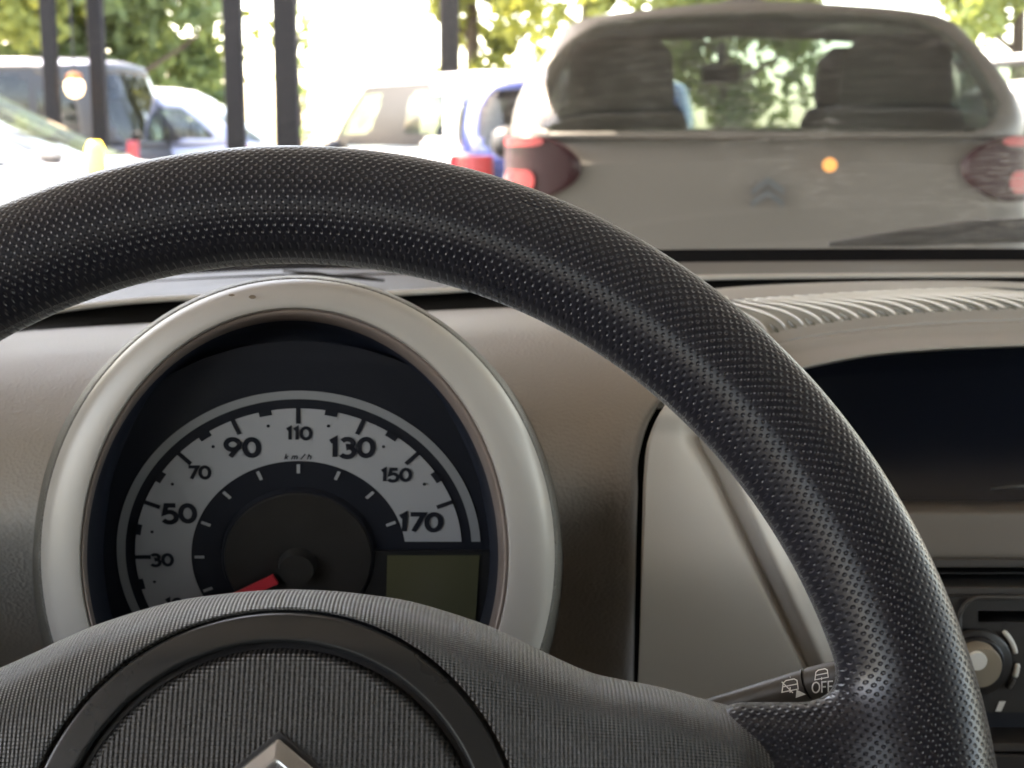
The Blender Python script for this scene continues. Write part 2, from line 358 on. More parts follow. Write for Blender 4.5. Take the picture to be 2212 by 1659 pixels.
def car(name, label, cat, loc, rz, body, L=4.0, W=1.72, H=1.5, belt=1.02, hood=.95, gh=None, roofw=.60, rear_tall=True, glass=None,
        lamps=True, mirror=True, seats=True, group='parked cars around the carport', fine=False, rearbelt=None, emblem=False, lampz=(.86,1.10), roofcol=None, lampwrap=.88, sidewins=((-.55,.02),(.08,.84)), wint=(.10,.88)):
    """car pointing along local +y, rear at y=0. gh = (rear base y, rear top y, front top y, front base y)"""
    glass = glass or M['carglass_clear']
    o = thing(name, loc, label, cat, group, rz)
    if gh is None: gh = (.12, .45, 2.1, 3.0)
    hw = W/2
    # lower body
    st = []
    ys = [0, .02, .07, .18, .4, .8, 1.4, 2.2, gh[3]-.2, gh[3]+.1, (gh[3]+L)/2, L-.25, L-.08, L-.02, L]
    for y in ys:
        e = min(y, L-y)
        k = 1-.10*max(0, 1-e/.22)**2 - (.35 if e <= 0 else 0)
        if fine: k = 1-.05*max(0, 1-e/.15)**2
        wl = hw*(1-(.13 if fine else .05)*max(0, 1-e/.9)**2)*(k if e > 0 else (.84 if fine else .80))
        top = belt if y < gh[3]-.1 else belt - (belt-hood) * min(1, (y-gh[3]+.1)/.5) - .12*max(0, (y-gh[3]-.2)/(L-gh[3]))
        if y <= .02: top = belt-(.03 if y > 0 else .10)
        if y >= L-.02: top = top-.12-(.08 if y >= L else 0)
        zb = .20 + (.10 if e < .05 else 0)
        half = [(0,zb),(wl*.8,zb),(wl*.96,zb+.08),(wl,zb+.3),(wl*1.0,(zb+top)/2+.05),(wl*.985,top-.16),(wl*.95,top-.05),(wl*.86,top),(0,top+.015)]
        st.append([(x, y, z) for x, z in half] + [(-x, y, z) for x, z in half[-2:0:-1]])
    n = len(st[0]); V = [p for s in st for p in s]; Fc = gridf(len(st), n, wrap=True)
    Fc = [f[::-1] for f in Fc]
    Fc.append(tuple(range(n))); Fc.append(tuple((len(st)-1)*n + k for k in range(n))[::-1])
    b = mk('body', V, Fc, body, o, local=True, auto=50)
    s = b.modifiers.new('sub', 'SUBSURF'); s.levels = 1; s.render_levels = 2
    # greenhouse surface
    rb = rearbelt if rearbelt is not None else belt
    def G(p, q, t):
        a, c = sq(p, q, 9 if fine else 5)
        yb0, yb1 = gh[0], gh[3]; yt0, yt1 = gh[1], gh[2]
        tt = t; bulge = math.sin(math.pi*t)*.03
        y0 = yb0 + (yt0-yb0)*(t**1.5); y1 = yb1+(yt1-yb1)*t
        wb_ = hw*(.91 if fine else .955); wd = wb_ + (hw*roofw*1.18-wb_)*t**(1.3 if fine else 1.35) + bulge
        x = a*wd; y = (y0+y1)/2 + c*(y1-y0)/2
        if q < 0: y -= .05*(1-a*a)*(1-.3*t)
        Hh = H + (.09*min(max((y-.45)/1.2, 0), 1) if fine else 0); z = belt-.02 + (Hh-.07-belt+.02)*t + (.04*(1-a*a) if t > .5 else 0)*(t-.5)*2
        return (x, y, z)
    N = 40 if not fine else 110
    per = []
    for i in range(N): per.append((-1+2*i/N, -1))
    for i in range(N): per.append((1, -1+2*i/N))
    for i in range(N): per.append((1-2*i/N, 1))
    for i in range(N): per.append((-1, 1-2*i/N))
    NT = 16 if not fine else 44
    def rr(p, lo, hi, t, tl, th, r, ar):
        # rounded rectangle test; ar scales t to the same unit as p
        px = max(lo+r-p, 0, p-(hi-r)); tx = max(tl*ar+r-t*ar, 0, t*ar-(th*ar-r))
        return px*px+tx*tx <= r*r
    wins = {'rear_window': lambda p, q, t: q == -1 and rr(p, -.96 if fine else -.84, .88 if fine else .84, t, .05, .975 if fine else .90, .18, .55),
            'side_window': lambda p, q, t: abs(p) == 1 and q > -.72 and any(rr(q, w0, w1, t, wint[0], wint[1], .07, .4) for w0, w1 in sidewins),
            'quarter_window': lambda p, q, t: abs(p) == 1 and rr(q, -.86, -.62, t, .14, .75, .05, .4),
            'windscreen': lambda p, q, t: q == 1 and rr(p, -.9, .9, t, .06, .98 if fine else .93, .08, .55)}
    V = [G(p, q, k/NT) for k in range(NT+1) for (p, q) in per]
    n = len(per); faces = {'cabin_frame': []}
    for k in range(NT):
        for i in range(n):
            i2 = (i+1) % n; p, q = per[i]; p2, q2 = per[i2]
            pm, qm = (p+p2)/2, (q+q2)/2
            if abs(p) == 1 and abs(p2) == 1 and p == p2 and not (q == -1 and i < N): pm = p
            if i < N: qm = -1
            elif i < 2*N: pm = 1
            elif i < 3*N: qm = 1
            else: pm = -1
            tm = (k+.5)/NT; key = 'cabin_frame'
            if not fine and abs(pm) == 1 and q > -.72 and (rr(qm, -.66, .95, tm, .02, .96, .12, .4)): key = 'window_frame' + ('|L' if pm < 0 else '|R')
            for nm, fn in wins.items():
                if fn(pm, qm, tm): key = nm if abs(pm) != 1 or qm in (1,-1) else nm + ('|L' if pm < 0 else '|R') + ('a' if nm == 'side_window' and qm < sum(sidewins[0][1:]+sidewins[1][:1])/2 else 'b')
            faces.setdefault(key, []).append((k*n+i, k*n+i2, (k+1)*n+i2, (k+1)*n+i))
    # roof cap
    base = NT*n; ring = [V[base+i] for i in range(n)]; cxr = np.mean(ring, 0)
    rv = list(V); prev = base
    for kk, (sc, dz) in enumerate(((.93,.028),(.75,.05),(.4,.066),(.02,.07))):
        st0 = len(rv)
        for i in range(n):
            q = cxr + (np.array(ring[i])-cxr)*np.array([sc, sc, 1]); rv.append((q[0], q[1], ring[i][2]+dz))
        for i in range(n):
            i2 = (i+1) % n; faces['cabin_frame' if roofcol is None else 'roof'] = faces.get('cabin_frame' if roofcol is None else 'roof', [])
            faces['cabin_frame' if roofcol is None else 'roof'].append((prev+i, prev+i2, st0+i2, st0+i))
        prev = st0
    for key, fl in faces.items():
        nm = key.split('|')[0]
        used = sorted({i for f in fl for i in f}); ix = {u: j for j, u in enumerate(used)}
        mm = body if nm == 'cabin_frame' else (roofcol if nm == 'roof' else glass)
        if nm == 'window_frame': mm = M['black']
        if fine and nm in ('side_window', 'quarter_window'): mm = M['carglass_dark']
        ob = mk(nm, [rv[u] for u in used], [tuple(ix[i] for i in f) for f in fl], mm, o, local=True)
        if nm == 'cabin_frame': shell(ob, .03)
        elif nm == 'roof': pass
    # wheels
    for y in (.72, L-.78):
        for sx in (-1, 1):
            wv = MB().tube([(sx*(hw-.20),y,.31),(sx*(hw-.015),y,.31)], .31, 24).build('wheel', M['rubber'], o, local=True, bevel=.02)
            MB().tube([(sx*(hw-.02),y,.31),(sx*(hw-.004),y,.31)], .19, 16).build('rim', M['satin_inner'], wv, local=True)
    if seats:
        for sx in ((-.395, .42) if fine else (-.37, .37)):
            for (y, tag_) in ((1.0,'rear_seat'),(1.85,'front_seat')):
                zt = (belt+.08 if fine else belt-.05) if tag_ == 'rear_seat' else belt+.10
                sx = (sx*1.18 if abs(sx) < .56 else sx) if fine and tag_ == 'rear_seat' else sx
                m_ = MB(); hr = .19 if fine else .14; prof = [(.24,.55,0),(.25,.8,.02),(.24,zt-.05,.10),(.22 if fine else .19,zt,.12),(hr-.01,zt+.02,.12),(hr,zt+.05,.12),(hr-.01,zt+.20,.14),(hr-.06,zt+.25,.14)]
                vs = []
                for (hx, z, dy) in prof:
                    dpt = .055
                    vs += [(sx-hx, y-dy-dpt, z),(sx-hx*.5,y-dy-dpt-.03,z),(sx+hx*.5,y-dy-dpt-.03,z),(sx+hx,y-dy-dpt,z),(sx+hx,y-dy+dpt,z),(sx+hx*.5,y-dy+dpt+.02,z),(sx-hx*.5,y-dy+dpt+.02,z),(sx-hx,y-dy+dpt,z)]
                fc = gridf(len(prof), 8, wrap=True); fc.append(tuple((len(prof)-1)*8+k for k in range(8)))
                m_.add(vs, [f[::-1] for f in fc]); m_.build('seat', M['cabin'], o, local=True, smooth=True)
        MB().box((-hw*.8,gh[3]-.55,belt-.25),(hw*.8,gh[3]-.1,belt+.02)).build('dashboard', M['cabin'], o, local=True, bevel=.03)
        MB().box((-.14,gh[2]+.18,H-.17),(.04,gh[2]+.21,H-.08)).box((-.07,gh[2]+.15,H-.08),(-.03,gh[2]+.18,H+.02)).build('interior_mirror', M['rubber'], o, local=True, bevel=.015)
        MB().box((-hw*.85,.25,.35),(hw*.85,2.6,.42)).build('cabin_floor', M['cabin'], o, local=True)
        MB().box((-hw*.85,.20,.5),(hw*.85,.85,belt-.08)).build('parcel_shelf', M['cabin'], o, local=True, bevel=.02)
    if mirror:
        for sx in (-1, 1):
            a = MB(); 
            pts = [(.0,-.0,.0)]
            vs = []; 
            for (k, r) in ((0,.35),(.03,.85),(.09,1),(.14,.9),(.17,.4)):
                for j in range(14):
                    q = 2*math.pi*j/14; cq, sq_ = math.cos(q), math.sin(q)
                    vs.append((sx*(hw+.10)+.115*r*np.sign(cq)*abs(cq)**.7, gh[3]-.75+k, belt-.04+.08*r*np.sign(sq_)*abs(sq_)**.7+.01))
            fc = gridf(5, 14, wrap=True); fc.append(tuple(range(14))); fc.append(tuple(56+k for k in range(14))[::-1])
            a.add(vs, fc); mo = a.build('wing_mirror', M['black'] if mirror != 'body' else body, o, local=True, smooth=True)
            MB().tube([(sx*(hw-.06),gh[3]-.68,belt-.04),(sx*(hw+.04),gh[3]-.68,belt-.01)], .018, 8).build('bracket', M['black'], mo, local=True)
    if lamps:
        for sx in (-1, 1):
            # wrap-round lamp following the rear corner
            def lp(a_, z):
                # a_ 0 on the rear face .. 1 on the flank
                th = a_*math.pi/2; x = hw*.62 + (hw*.285)*math.sin(th)**.8; y = -.030 + .26*(1-math.cos(th))**1.2
                if not fine: x = hw*.66 + (hw*.31)*math.sin(th)**.75
                return (sx*x, y, z)
            z0, z1 = lampz; na, nz = 14, 12
            rows = []
            for iz in range(nz+1):
                tz = iz/nz; z = z0+(z1-z0)*tz; sh = 1-(abs(tz-.5)*2)**4*.16
                c_ = abs(2*tz-1)**3; a_lo = .26*c_ if fine else 0; a_hi = lampwrap*(1-.12*c_); rows.append([lp(a_lo+(a_hi-a_lo)*ia/na, z) for ia in range(na+1)])
            vv = [p for r in rows for p in r]; fc = gridf(nz+1, na+1)
            if sx > 0: fc = [f[::-1] for f in fc]
            lm = mk('tail_light', vv, fc, M['tail_dark'] if fine else M['tail'], o, local=True); shell(lm, .025)
            if fine:
                def sub(nm, a0, a1, t0, t1, mt):
                    rws = []
                    for iz in range(7):
                        tz = t0+(t1-t0)*iz/6; z = z0+(z1-z0)*tz; e = 1-(abs(iz/3-1))**3*.3
                        am = (a0+a1)/2
                        rws.append([(lambda P: (P[0]*1.008, P[1]-.010, P[2]))(lp(am+(a0+(a1-a0)*ia/8-am)*e, z)) for ia in range(9)])
                    vv = [p for r in rws for p in r]; fc = gridf(7, 9)
                    if sx < 0: fc = [f[::-1] for f in fc]
                    mk(nm, vv, fc, mt, lm, local=True)
                sub('reflector', .22, .74, .84, .985, M['tail']); sub('reflector', .30, .70, .12, .46, M['tail'])
    if emblem:
        # double chevron badge on the tailgate
        for k in range(2):
            m_ = MB(); zc = 1.01-k*.036; yb = -.018
            P = [(-.048,zc-.036),(0,zc),(.048,zc-.036),(.048,zc-.056),(0,zc-.022),(-.048,zc-.056)]
            vs = [(x, yb, z) for x, z in P] + [(x, yb-.008, z) for x, z in P]
            m_.add(vs, [(6,7,10,11),(7,8,9,10)][::1] + [(0,1,7,6),(1,2,8,7),(2,3,9,8),(3,4,10,9),(4,5,11,10),(5,0,6,11)])
            m_.build('badge', M['badge'], o, local=True)
        MB().tube([(.175,-.050,1.045),(.175,-.065,1.045)], .020, 16).build('amber_reflection', M['amber'], o, local=True)  # warm lamp reflection painted as a faintly glowing amber disc
        MB().box((-.26,-.012,.60),(.26,-.002,.71)).build('number_plate', M['print'], o, local=True)
    return o

M['badge'] = mat('dull badge', (.055,.065,.075), .5)
M['amber'] = mat('amber lamp reflection', (.75,.30,.07), .35, emit=((1,.45,.12), .05))  # carries a lamp reflection as colour and glow
M['lampglow'] = mat('lit lamp', (.9,.7,.5), .4, emit=((1,.72,.42), .35))
M['lampcap'] = mat('orange lamp cap', (.45,.16,.04), .5)
M['lampyellow'] = mat('lit amber lamp', (.9,.6,.1), .4, emit=((1,.62,.06), .8))
pt_taupe = paint('taupe paint', (.088,.082,.075), .5, metal=.0, coat=0)
pt_white = paint('white paint', (.66,.67,.68), .3, coat=.3)
pt_grey = paint('dark grey paint', (.032,.031,.031), .5, coat=0)
pt_silver = paint('lavender silver paint', (.33,.34,.42), .3, metal=.2)
pt_blue = paint('deep blue paint', (.02,.035,.16), .3)

car('parked_car', 'taupe hatchback parked directly ahead, its rear window and tail-lights facing us', 'car', (.765,4.30,0), -math.radians(6.0), pt_taupe,
    L=3.75, W=1.80, H=1.56, belt=1.145, hood=1.0, gh=(.04,.42,2.35,3.0), roofw=.61, glass=M['carglass'], fine=True, emblem=True, lampz=(.94,1.13))
car('parked_car', 'tall white car parked askew beyond the wheel rim, left of the deep blue hatchback', 'car', (.15,14.5,0), math.radians(35), pt_white,
    L=4.3, W=1.70, H=1.84, belt=1.12, hood=1.02, gh=(.05,.2,2.2,3.0), roofw=.74, glass=M['carglass'], mirror=True, lampz=(.84,1.02), sidewins=((-.62,-.30),(.22,.84)), wint=(.17,.80))
car('parked_car', 'deep blue hatchback, dark rear window and one red tail-light between white car and taupe hatchback', 'car', (.43,9.0,0), math.radians(0), pt_blue,
    L=3.8, W=1.66, H=1.56, belt=1.06, hood=.95, gh=(.05,.3,2.2,3.0), roofw=.76, roofcol=pt_white, glass=M['carglass_blue'], mirror=False, lampz=(.88,1.04), lampwrap=.7)  # white roof paint stands in for sky reflection
car('parked_van', 'dark grey van with pale roof standing behind the two left posts', 'van', (-3.35,13.6,0), math.radians(86), pt_grey,
    L=4.6, W=1.8, H=1.88, belt=1.12, hood=1.05, gh=(.05,.25,3.0,3.7), roofw=.80, roofcol=pt_silver, lampz=(.70,1.15), glass=M['carglass_blue'], lampwrap=.42)
car('parked_car', 'lavender silver car with white roof between the grey van and middle posts', 'car', (-2.5,14.9,0), math.radians(90), pt_silver,
    L=4.2, W=1.7, H=1.66, belt=1.13, gh=(.05,.75,2.5,3.5), roofw=.76, roofcol=pt_white, mirror=False)
car('parked_car', 'white car at far left edge, only its sloping front pillar and bonnet showing', 'car', (-4.95,7.15,0), math.radians(-90), pt_white,
    L=3.9, W=1.66, H=1.50, belt=1.04, hood=.98, roofw=.72, mirror='body')
car('parked_car', 'white car at far right edge with a dark slanting window line', 'car', (4.6,8.9,0), math.radians(20), pt_white,
    L=4.0, W=1.72, H=1.56, belt=1.08, roofw=.72)
car('parked_van', 'tall white van far behind at the right edge', 'van', (8.8,21,0), math.radians(20), pt_white,
    L=4.9, W=1.9, H=2.5, belt=1.3, hood=1.2, gh=(.05,.15,3.2,4.0), roofw=.84, seats=False)

# lamp hanging by the left posts, a vehicle's amber signal on an added stake
lp_ = at(160, 172, 9.2)
o = thing('hanging_lamp', (lp_[0], lp_[1], lp_[2]), 'small lit lamp with orange cap between the two left posts', 'lamp')
MB().tube([(0,0,.02),(0,0,2.62-lp_[2])], .006, 6).build('cord', M['black'], o, local=True)
vs = []
for (z, r) in ((-.115,.012),(-.10,.045),(-.06,.062),(-.02,.062),(0,.045)):
    vs += [(r*math.cos(q*math.pi/8), r*math.sin(q*math.pi/8), z) for q in range(16)]
MB().add(vs, gridf(5,16,wrap=True)+[tuple(range(16))]).build('globe', M['lampglow'], o, local=True, smooth=True)
MB().tube([(0,0,0),(0,0,.03),(0,0,.05)], [.045,.05,.02], 14).build('cap', M['lampcap'], o, local=True)
lp_ = at(206, 338, 5.5)
o = thing('signal_lamp', (lp_[0], lp_[1], 0), 'amber vehicle signal just above the rim at left, on an added stake', 'lamp')
MB().tube([(0,0,0),(0,0,lp_[2]-.07)], .02, 10).build('added_stake', M['steel'], o, local=True)
MB().tube([(0,0,lp_[2]-.08),(0,0,lp_[2]-.05),(0,0,lp_[2]+.03),(0,0,lp_[2]+.06)], [.03,.042,.036,.02], 14).build('lens', M['lampyellow'], o, local=True, smooth=True)

# ------------------------------------------------------------------ trees
def tree(loc, h, r, n, m, label, low=.12, name='broadleaf_tree', leaf=.16):
    o = thing(name, (loc[0], loc[1], 0), label, 'tree', 'trees beyond the yard')
    b = MB(); b.tube([(0,0,0),(.05,.03,h*.3),(0,.1,h*.6),(.1,0,h*.9)], [.16,.12,.08,.03], 8)
    for k in range(7):
        a = k*2.4; z0 = h*(.25+.08*k); b.tube([(0,0,z0),(math.cos(a)*r*.4,math.sin(a)*r*.4,z0+.5),(math.cos(a)*r*.8,math.sin(a)*r*.8,z0+1)], [.06,.04,.015], 6)
    b.build('trunk', M['bark'], o, local=True, smooth=True)
    nc = 60
    cs = rng.normal(size=(nc,3)); cs /= np.linalg.norm(cs, axis=1)[:,None]; cs *= rng.uniform(.35,1,size=(nc,1))
    cs = cs*np.array([r, r, h*(1-low)/2]) + np.array([0,0,h*(1+low)/2])
    cr_ = rng.uniform(.16,.34,nc)*r
    idx = rng.integers(0, nc, n); d = rng.normal(size=(n,3)); d /= np.linalg.norm(d,axis=1)[:,None]
    P = cs[idx] + d*cr_[idx][:,None]*rng.uniform(.5,1.05,size=(n,1))
    a = rng.normal(size=(n,3)); a /= np.linalg.norm(a,axis=1)[:,None]; c = np.cross(a, rng.normal(size=(n,3))); c /= np.linalg.norm(c,axis=1)[:,None]
    s = leaf*rng.uniform(.6,1.2,size=(n,1))
    V = np.stack([P-a*s, P-c*s*.5, P+a*s, P+c*s*.5], 1).reshape(-1,3)
    F_ = np.arange(n*4).reshape(-1,4)
    mk('crown', V, F_, m, o, smooth=False, local=True)
    return o
tree((-8.6,21), 7.5, 2.6, 9000, M['leaf2'], 'yellow-green tree at the far left edge behind the van')
tree((-6.3,22), 7.0, 2.0, 9000, M['leaf3'], 'deep green tree between second and third dark post', low=.05)
tree((-7.2,27), 8.5, 2.8, 7000, M['leaf2'], 'bright tree seen between the two left posts above the van')
tree((-6.4,26), 3.4, 1.6, 5000, M['leaf3'], 'low green bush over the lavender silver car', low=.0, name='bush')
tree((-5.1,34), 6.2, .5, 260, M['leaf_pale'], 'slim pale tree in the glare right of the middle posts', low=.1)
tree((-.75,26), 9.0, 1.55, 11000, M['leaf2'], 'yellow-green tree with hanging boughs behind the thick post', low=.20, leaf=.13)
tree((1.2,24), 9.0, 1.9, 8000, M['leaf2'], 'yellow-green tree rising left of the taupe hatchback roof', low=.20, leaf=.13)
tree((3.6,25), 8.0, 2.0, 6000, M['leaf'], 'leafy tree seen through the taupe hatchback windows', low=.05)
tree((8.3,24), 8.0, 1.7, 6000, M['leaf'], 'leafy tree above the right edge of the taupe hatchback', low=.25)

# ------------------------------------------------------------------ our car: shell round the camera
cab = thing('car_cabin', (.30,-.4,.30), 'roof, doors and seats of the car we sit in', 'car interior')
MB().box((-.46,-1.7,1.42),(1.06,.18,1.46)).build('roof_lining', M['headliner'], cab, bevel=.01)
MB().box((-.52,-1.7,.30),(-.46,1.05,.96)).build('door', M['trimcloth'], cab, label='driver door left of the wheel')
MB().box((1.06,-1.7,.30),(1.12,1.05,.96)).build('door', M['trimcloth'], cab, label='passenger door')
MB().box((-.46,-1.7,.24),(1.06,1.6,.30)).build('floor_pan', M['trimcloth'], cab)
MB().box((-.46,1.00,.30),(1.06,1.04,.955)).build('firewall', M['trimcloth'], cab)
MB().box((-.46,-.95,.30),(1.06,-.80,1.16)).build('rear_seat', M['trimcloth'], cab, bevel=.03)
MB().box((-.46,-1.74,.30),(1.06,-1.7,1.46)).build('tailgate', M['trimcloth'], cab)  # closed up to the roof, without a window, to cut light from behind
for x in (-.06, .66):
    MB().box((x-.25,-.42,.55),(x+.25,-.30,1.12)).build('seat', M['trimcloth'], cab, bevel=.04)
for x0 in (-.50, 1.06):
    MB().tube([(x0+.02,1.0,.96),(x0+.04,.16,1.43)], .028, 10).build('windscreen_pillar', M['headliner'], cab)
    MB().box((x0,-.35,.96),(x0+.045,-.28,1.43)).build('door_pillar', M['trimcloth'], cab)
    if x0 < 0: MB().box((x0,.40,.96),(x0+.03,1.0,1.36)).build('side_light_blocker', M['trimcloth'], cab)  # added out of view to cut light from the driver's window
    MB().box((x0,-1.7,.96),(x0+.045,-1.2,1.43)).build('rear_side_light_blocker', M['trimcloth'], cab)  # fills part of the rear side window to cut light

# windshield
ws = thing('windshield', (.30,1.05,1.0), 'dusty windshield glass with wipe streaks above the dashboard', 'windshield')
V = []; nr, nc = 24, 48
for i in range(nr):
    for j in range(nc):
        s = j/(nc-1)*2-1; t = i/(nr-1)
        x = .30+.76*s*(1-.08*t); y = 1.06-.26*abs(s)**2.2 - t*(.90-.20*abs(s)**2.2); z = 1.012-.025*abs(s)**2.2 + t*.43 + .02*math.sin(math.pi*t)
        V.append((x, y, z))
mk('pane', V, gridf(nr, nc), M['windshield'], ws)
# wiper resting outside at the base
wp = thing('wiper', at(2050,505,1.16), 'black windshield wiper resting at the glass base on the right', 'wiper')
MB().tube([at(1790,528,1.15), at(1950,514,1.155), at(2120,500,1.15), at(2420,490,1.13)], [.002,.007,.010,.010], 8).build('blade', M['rubber'], wp, smooth=True)
MB().tube([at(1900,522,1.165), at(2150,512,1.16), at(2420,512,1.14)], [.002,.004,.005], 8).build('arm', M['black'], wp, smooth=True)

# ------------------------------------------------------------------ dashboard
db = thing('dashboard', at(1100,1400,.75), 'grey-beige moulded dashboard under the windshield', 'dashboard')
UC = [-500,0,300,600,850,1100,1500,2211,2700]
fA = [700,598,575,556,548,546,538,537,540]      # top of black glass border
fB = [740,620,598,582,580,574,566,562,566]
fC = [765,690,652,641,636,622,603,597,600]
fD = [820,722,705,690,678,668,634,612,618]
def strip(name, top, bot, dt, dbm, m, bulge=0, nr=8):
    r0 = [(u, v, dt) for u, v in zip(UC, top)]; r2 = [(u, v, dbm) for u, v in zip(UC, bot)]
    r1 = [(u, (a+b)/2-bulge, (dt+dbm)/2) for u, a, b in zip(UC, top, bot)]
    return patch(name, [r0, r1, r2], nr, 120, m, db)
strip('glass_border', fA, fB, 1.02, 1.00, M['frit'])
strip('windshield_shelf', fB, fC, .995, .90, M['shelf'])
strip('shelf_gap', fC, fD, .915, .87, M['matte'])
# moulding line along the shelf
lv = [v+13 for v in fB]
P = cr([at(u, v, .975) for u, v in zip(UC, lv)], 90)
MB().tube(P, .0012, 8).build('shelf_ridge', M['black'], db, smooth=True)
P = cr([at(u, v-3, .897) for u, v in zip(UC, fC)], 90)
MB().tube(P, .0018, 8).build('shelf_lip', M['dash_smooth'], db, smooth=True)
# dark windshield reflection drawn as two black strokes, glimpsed between rim and instrument pod
for (u0,u1,v0,v1) in ((612,745,584,600),(690,830,592,606)):
    P = [at(u0,v0,.945), at((u0+u1)/2,(v0+v1)/2-2,.94), at(u1,v1,.935)]
    MB().tube(P, [.0008,.0016,.0008], 8).build('dark_reflection', M['black'], db, smooth=True)

def topv(u): return np.interp(u, [-500,0,300,640,950,1150,1300,1700], [800,716,699,684,670,662,657,640])
seam = lambda v: np.interp(v, [650,720,800,870,920,980,1150,1430,1750], [1610,1590,1515,1430,1402,1386,1380,1374,1370])
rows = []
for dv, d in ((0,.868),(6,.855),(22,.80),(45,.745),(80,.712),(135,.682),(230,.648),(330,.627),(410,.622),(490,.634),(600,.665),(780,.73),(1100,.84)):
    r = []
    ue = None
    for u in (-420,-100,250,600,900,1100,1240,1320,1360,1388,1396):
        v = topv(u)+dv
        us = seam(v)-6; uu = -420+(u+420)*(us+420)/(1396+420)
        if u > 1150: uu = us-(1396-u)
        v = topv(uu)+dv
        e = {1396:.03,1388:.008,1360:.0015}.get(u, 0) if dv > 60 else 0
        # shoulder on the left falls back as well
        r.append((uu, v, d+e))
    rows.append(r)
o = patch('main_panel', rows, 110, 150, M['dash'], db)
rows = [[(u, v, d) for u in (1180,1300,1420,1560)] for (v, d) in ((722,.83),(800,.80),(880,.80),(1000,.82),(1300,.88),(1750,.95))]
patch('seam_backing', rows, 30, 6, M['matte'], db)
# console flank right of the seam, with pressed groove
def gl(v): return 1510+(v-940)*.4694
rows = []
for v in (640,760,860,940,1020,1120,1240,1360,1480,1620,1760):
    s = seam(v)+6; g = gl(v); r = []
    g = max(g, s+60)
    if v < 900: g = s+95+(900-v)*.3
    dv = .60 + (.0 if v > 850 else (850-v)*.0006) + max(0, v-1180)**1.5*.0000095
    for uu, dd in ((s,.0015),(s+5,.0008),(s+14,.0003),((s+g)/2,-.001),(g-34,.0),(g-12,.004),(g,.0085),(g+13,.003),(g+34,-.0035),(g+62,-.001),(g+105,.006),(g+190,.022),(g+330,.05)):
        rc = np.interp(v, [700,800,900,1000,1100,1200,1400,1700], [1560,1655,1735,1805,1865,1905,1965,2010])
        r.append((min(uu, rc+dd*200), v, dv+dd))
    rows.append(r)
patch('console_panel', rows, 90, 160, M['dash_smooth'], db)

# top air grille and its surround
UG = [1420,1561,1700,1857,2000,2120,2250,2420]
g0 = [640,622,613,608,606,607,612,624]
g1 = [668,650,640,631,624,622,626,636]
def gend(u): return np.interp(u, [1420,1683,1787,1926,2050,2169,2300,2420], [800,715,697,680,672,667,668,672])
def lipb(u): return np.interp(u, [1420,1740,1850,2000,2211,2420], [880,792,771,756,746,748])
gr0 = lambda u: np.interp(u, UG, g0); gr1 = lambda u: np.interp(u, UG, g1)
rows = []
for (fn, off, d) in ((gr0,3,.872),(gr0,0,.866),(gr0,7,.85),(gr1,-3,.828),(gr1,-.5,.8265),(gr1,1.0,.8275)):
    rows.append([(u, fn(u)+off, d) for u in UG])
M['hood'] = mat('hood plastic', (.37,.355,.33), .5, spec=.4, bump=(1500,.00004,'noise'), noise=(9,.08))
patch('grille_panel', rows, 30, 120, M['hood'], db)
M['bed'] = mat('grille bed', (.18,.18,.15), .5)
rows = []
for k, d in ((0,.829),(.25,.797),(.55,.758),(.85,.726),(.97,.713),(1.0,.7095)):
    rows.append([(u, gr1(u)*(1-k)+gend(u)*k+(-4*math.sin(math.pi*k))+2.4*min(1,(1-k)*6), d) for u in UG])
patch('grille_bed', rows, 30, 120, M['bed'], db)
rows = []
for (a, off, d) in ((0,-1,.7085),(0,6,.7065),(0,20,.702),(0,26,.7015),(0,31,.697),(.35,22,.690),(.8,4,.677),(1,-3,.673),(1,1,.676),(1,3,.69),(1,3,.74)):
    rows.append([(u, gend(u)*(1-a)+lipb(u)*a+off, d) for u in UG])
patch('display_hood', rows, 60, 120, M['hood'], db)
M['slat'] = mat('pale grille rib', (.40,.39,.35), .4, spec=.6)
M['gap'] = mat('grille rib shade', (.10,.105,.085), .7)  # shade at the lower rib ends, carried as a dark colour
for i in range(19):
    uf = 1660+i*39.5 if i < 40 else 0
    pts = []; gp = []
    for k in np.linspace(0, 1, 12):
        sh = -np.interp(uf, [1660,1900,2300], [125,215,290])*(.35*k+.65*k**2.4)
        u = uf+sh; kk = 1-k
        v = gr1(u)*(1-kk)+gend(u)*kk+(-4*math.sin(math.pi*kk)); d = np.interp(kk, [0,.25,.55,.85,1], [.825,.795,.755,.722,.708])
        pts.append(at(u, v-1.0, d)); 
        u2 = u+19; v2 = gr1(u2)*(1-kk)+gend(u2)*kk+(-4*math.sin(math.pi*kk)); gp.append(at(u2, v2+3.2-2.4*(k<.01), d))
    MB().tube(pts, [.0008]+[.00075]*10+[.0004], 8).build('slat', M['slat'], db, smooth=True)
    MB().tube(gp[:4], [.0006,.0013,.0009,.0003], 8).build('rib_shade', M['gap'], db, smooth=True)  # dark tubes paint the shade at the lower rib ends

# display recess
box_uvd(1560,2600,700,1130,.80,.83).build('display_back', M['deep'], db)
MB().hexa([at(1600,1090,.71),at(2600,1090,.71),at(2600,1090,.72),at(1600,1090,.72),at(1600,735,.755),at(2600,735,.755),at(2600,735,.765),at(1600,735,.765)]).build('display_screen', M['screen'], db)
MB().tube([at(2140,1056,.70), at(2180,1051,.70), at(2240,1049,.70)], [.0006,.0012,.0012], 8).build('screen_tab', M['trim'], db, smooth=True)
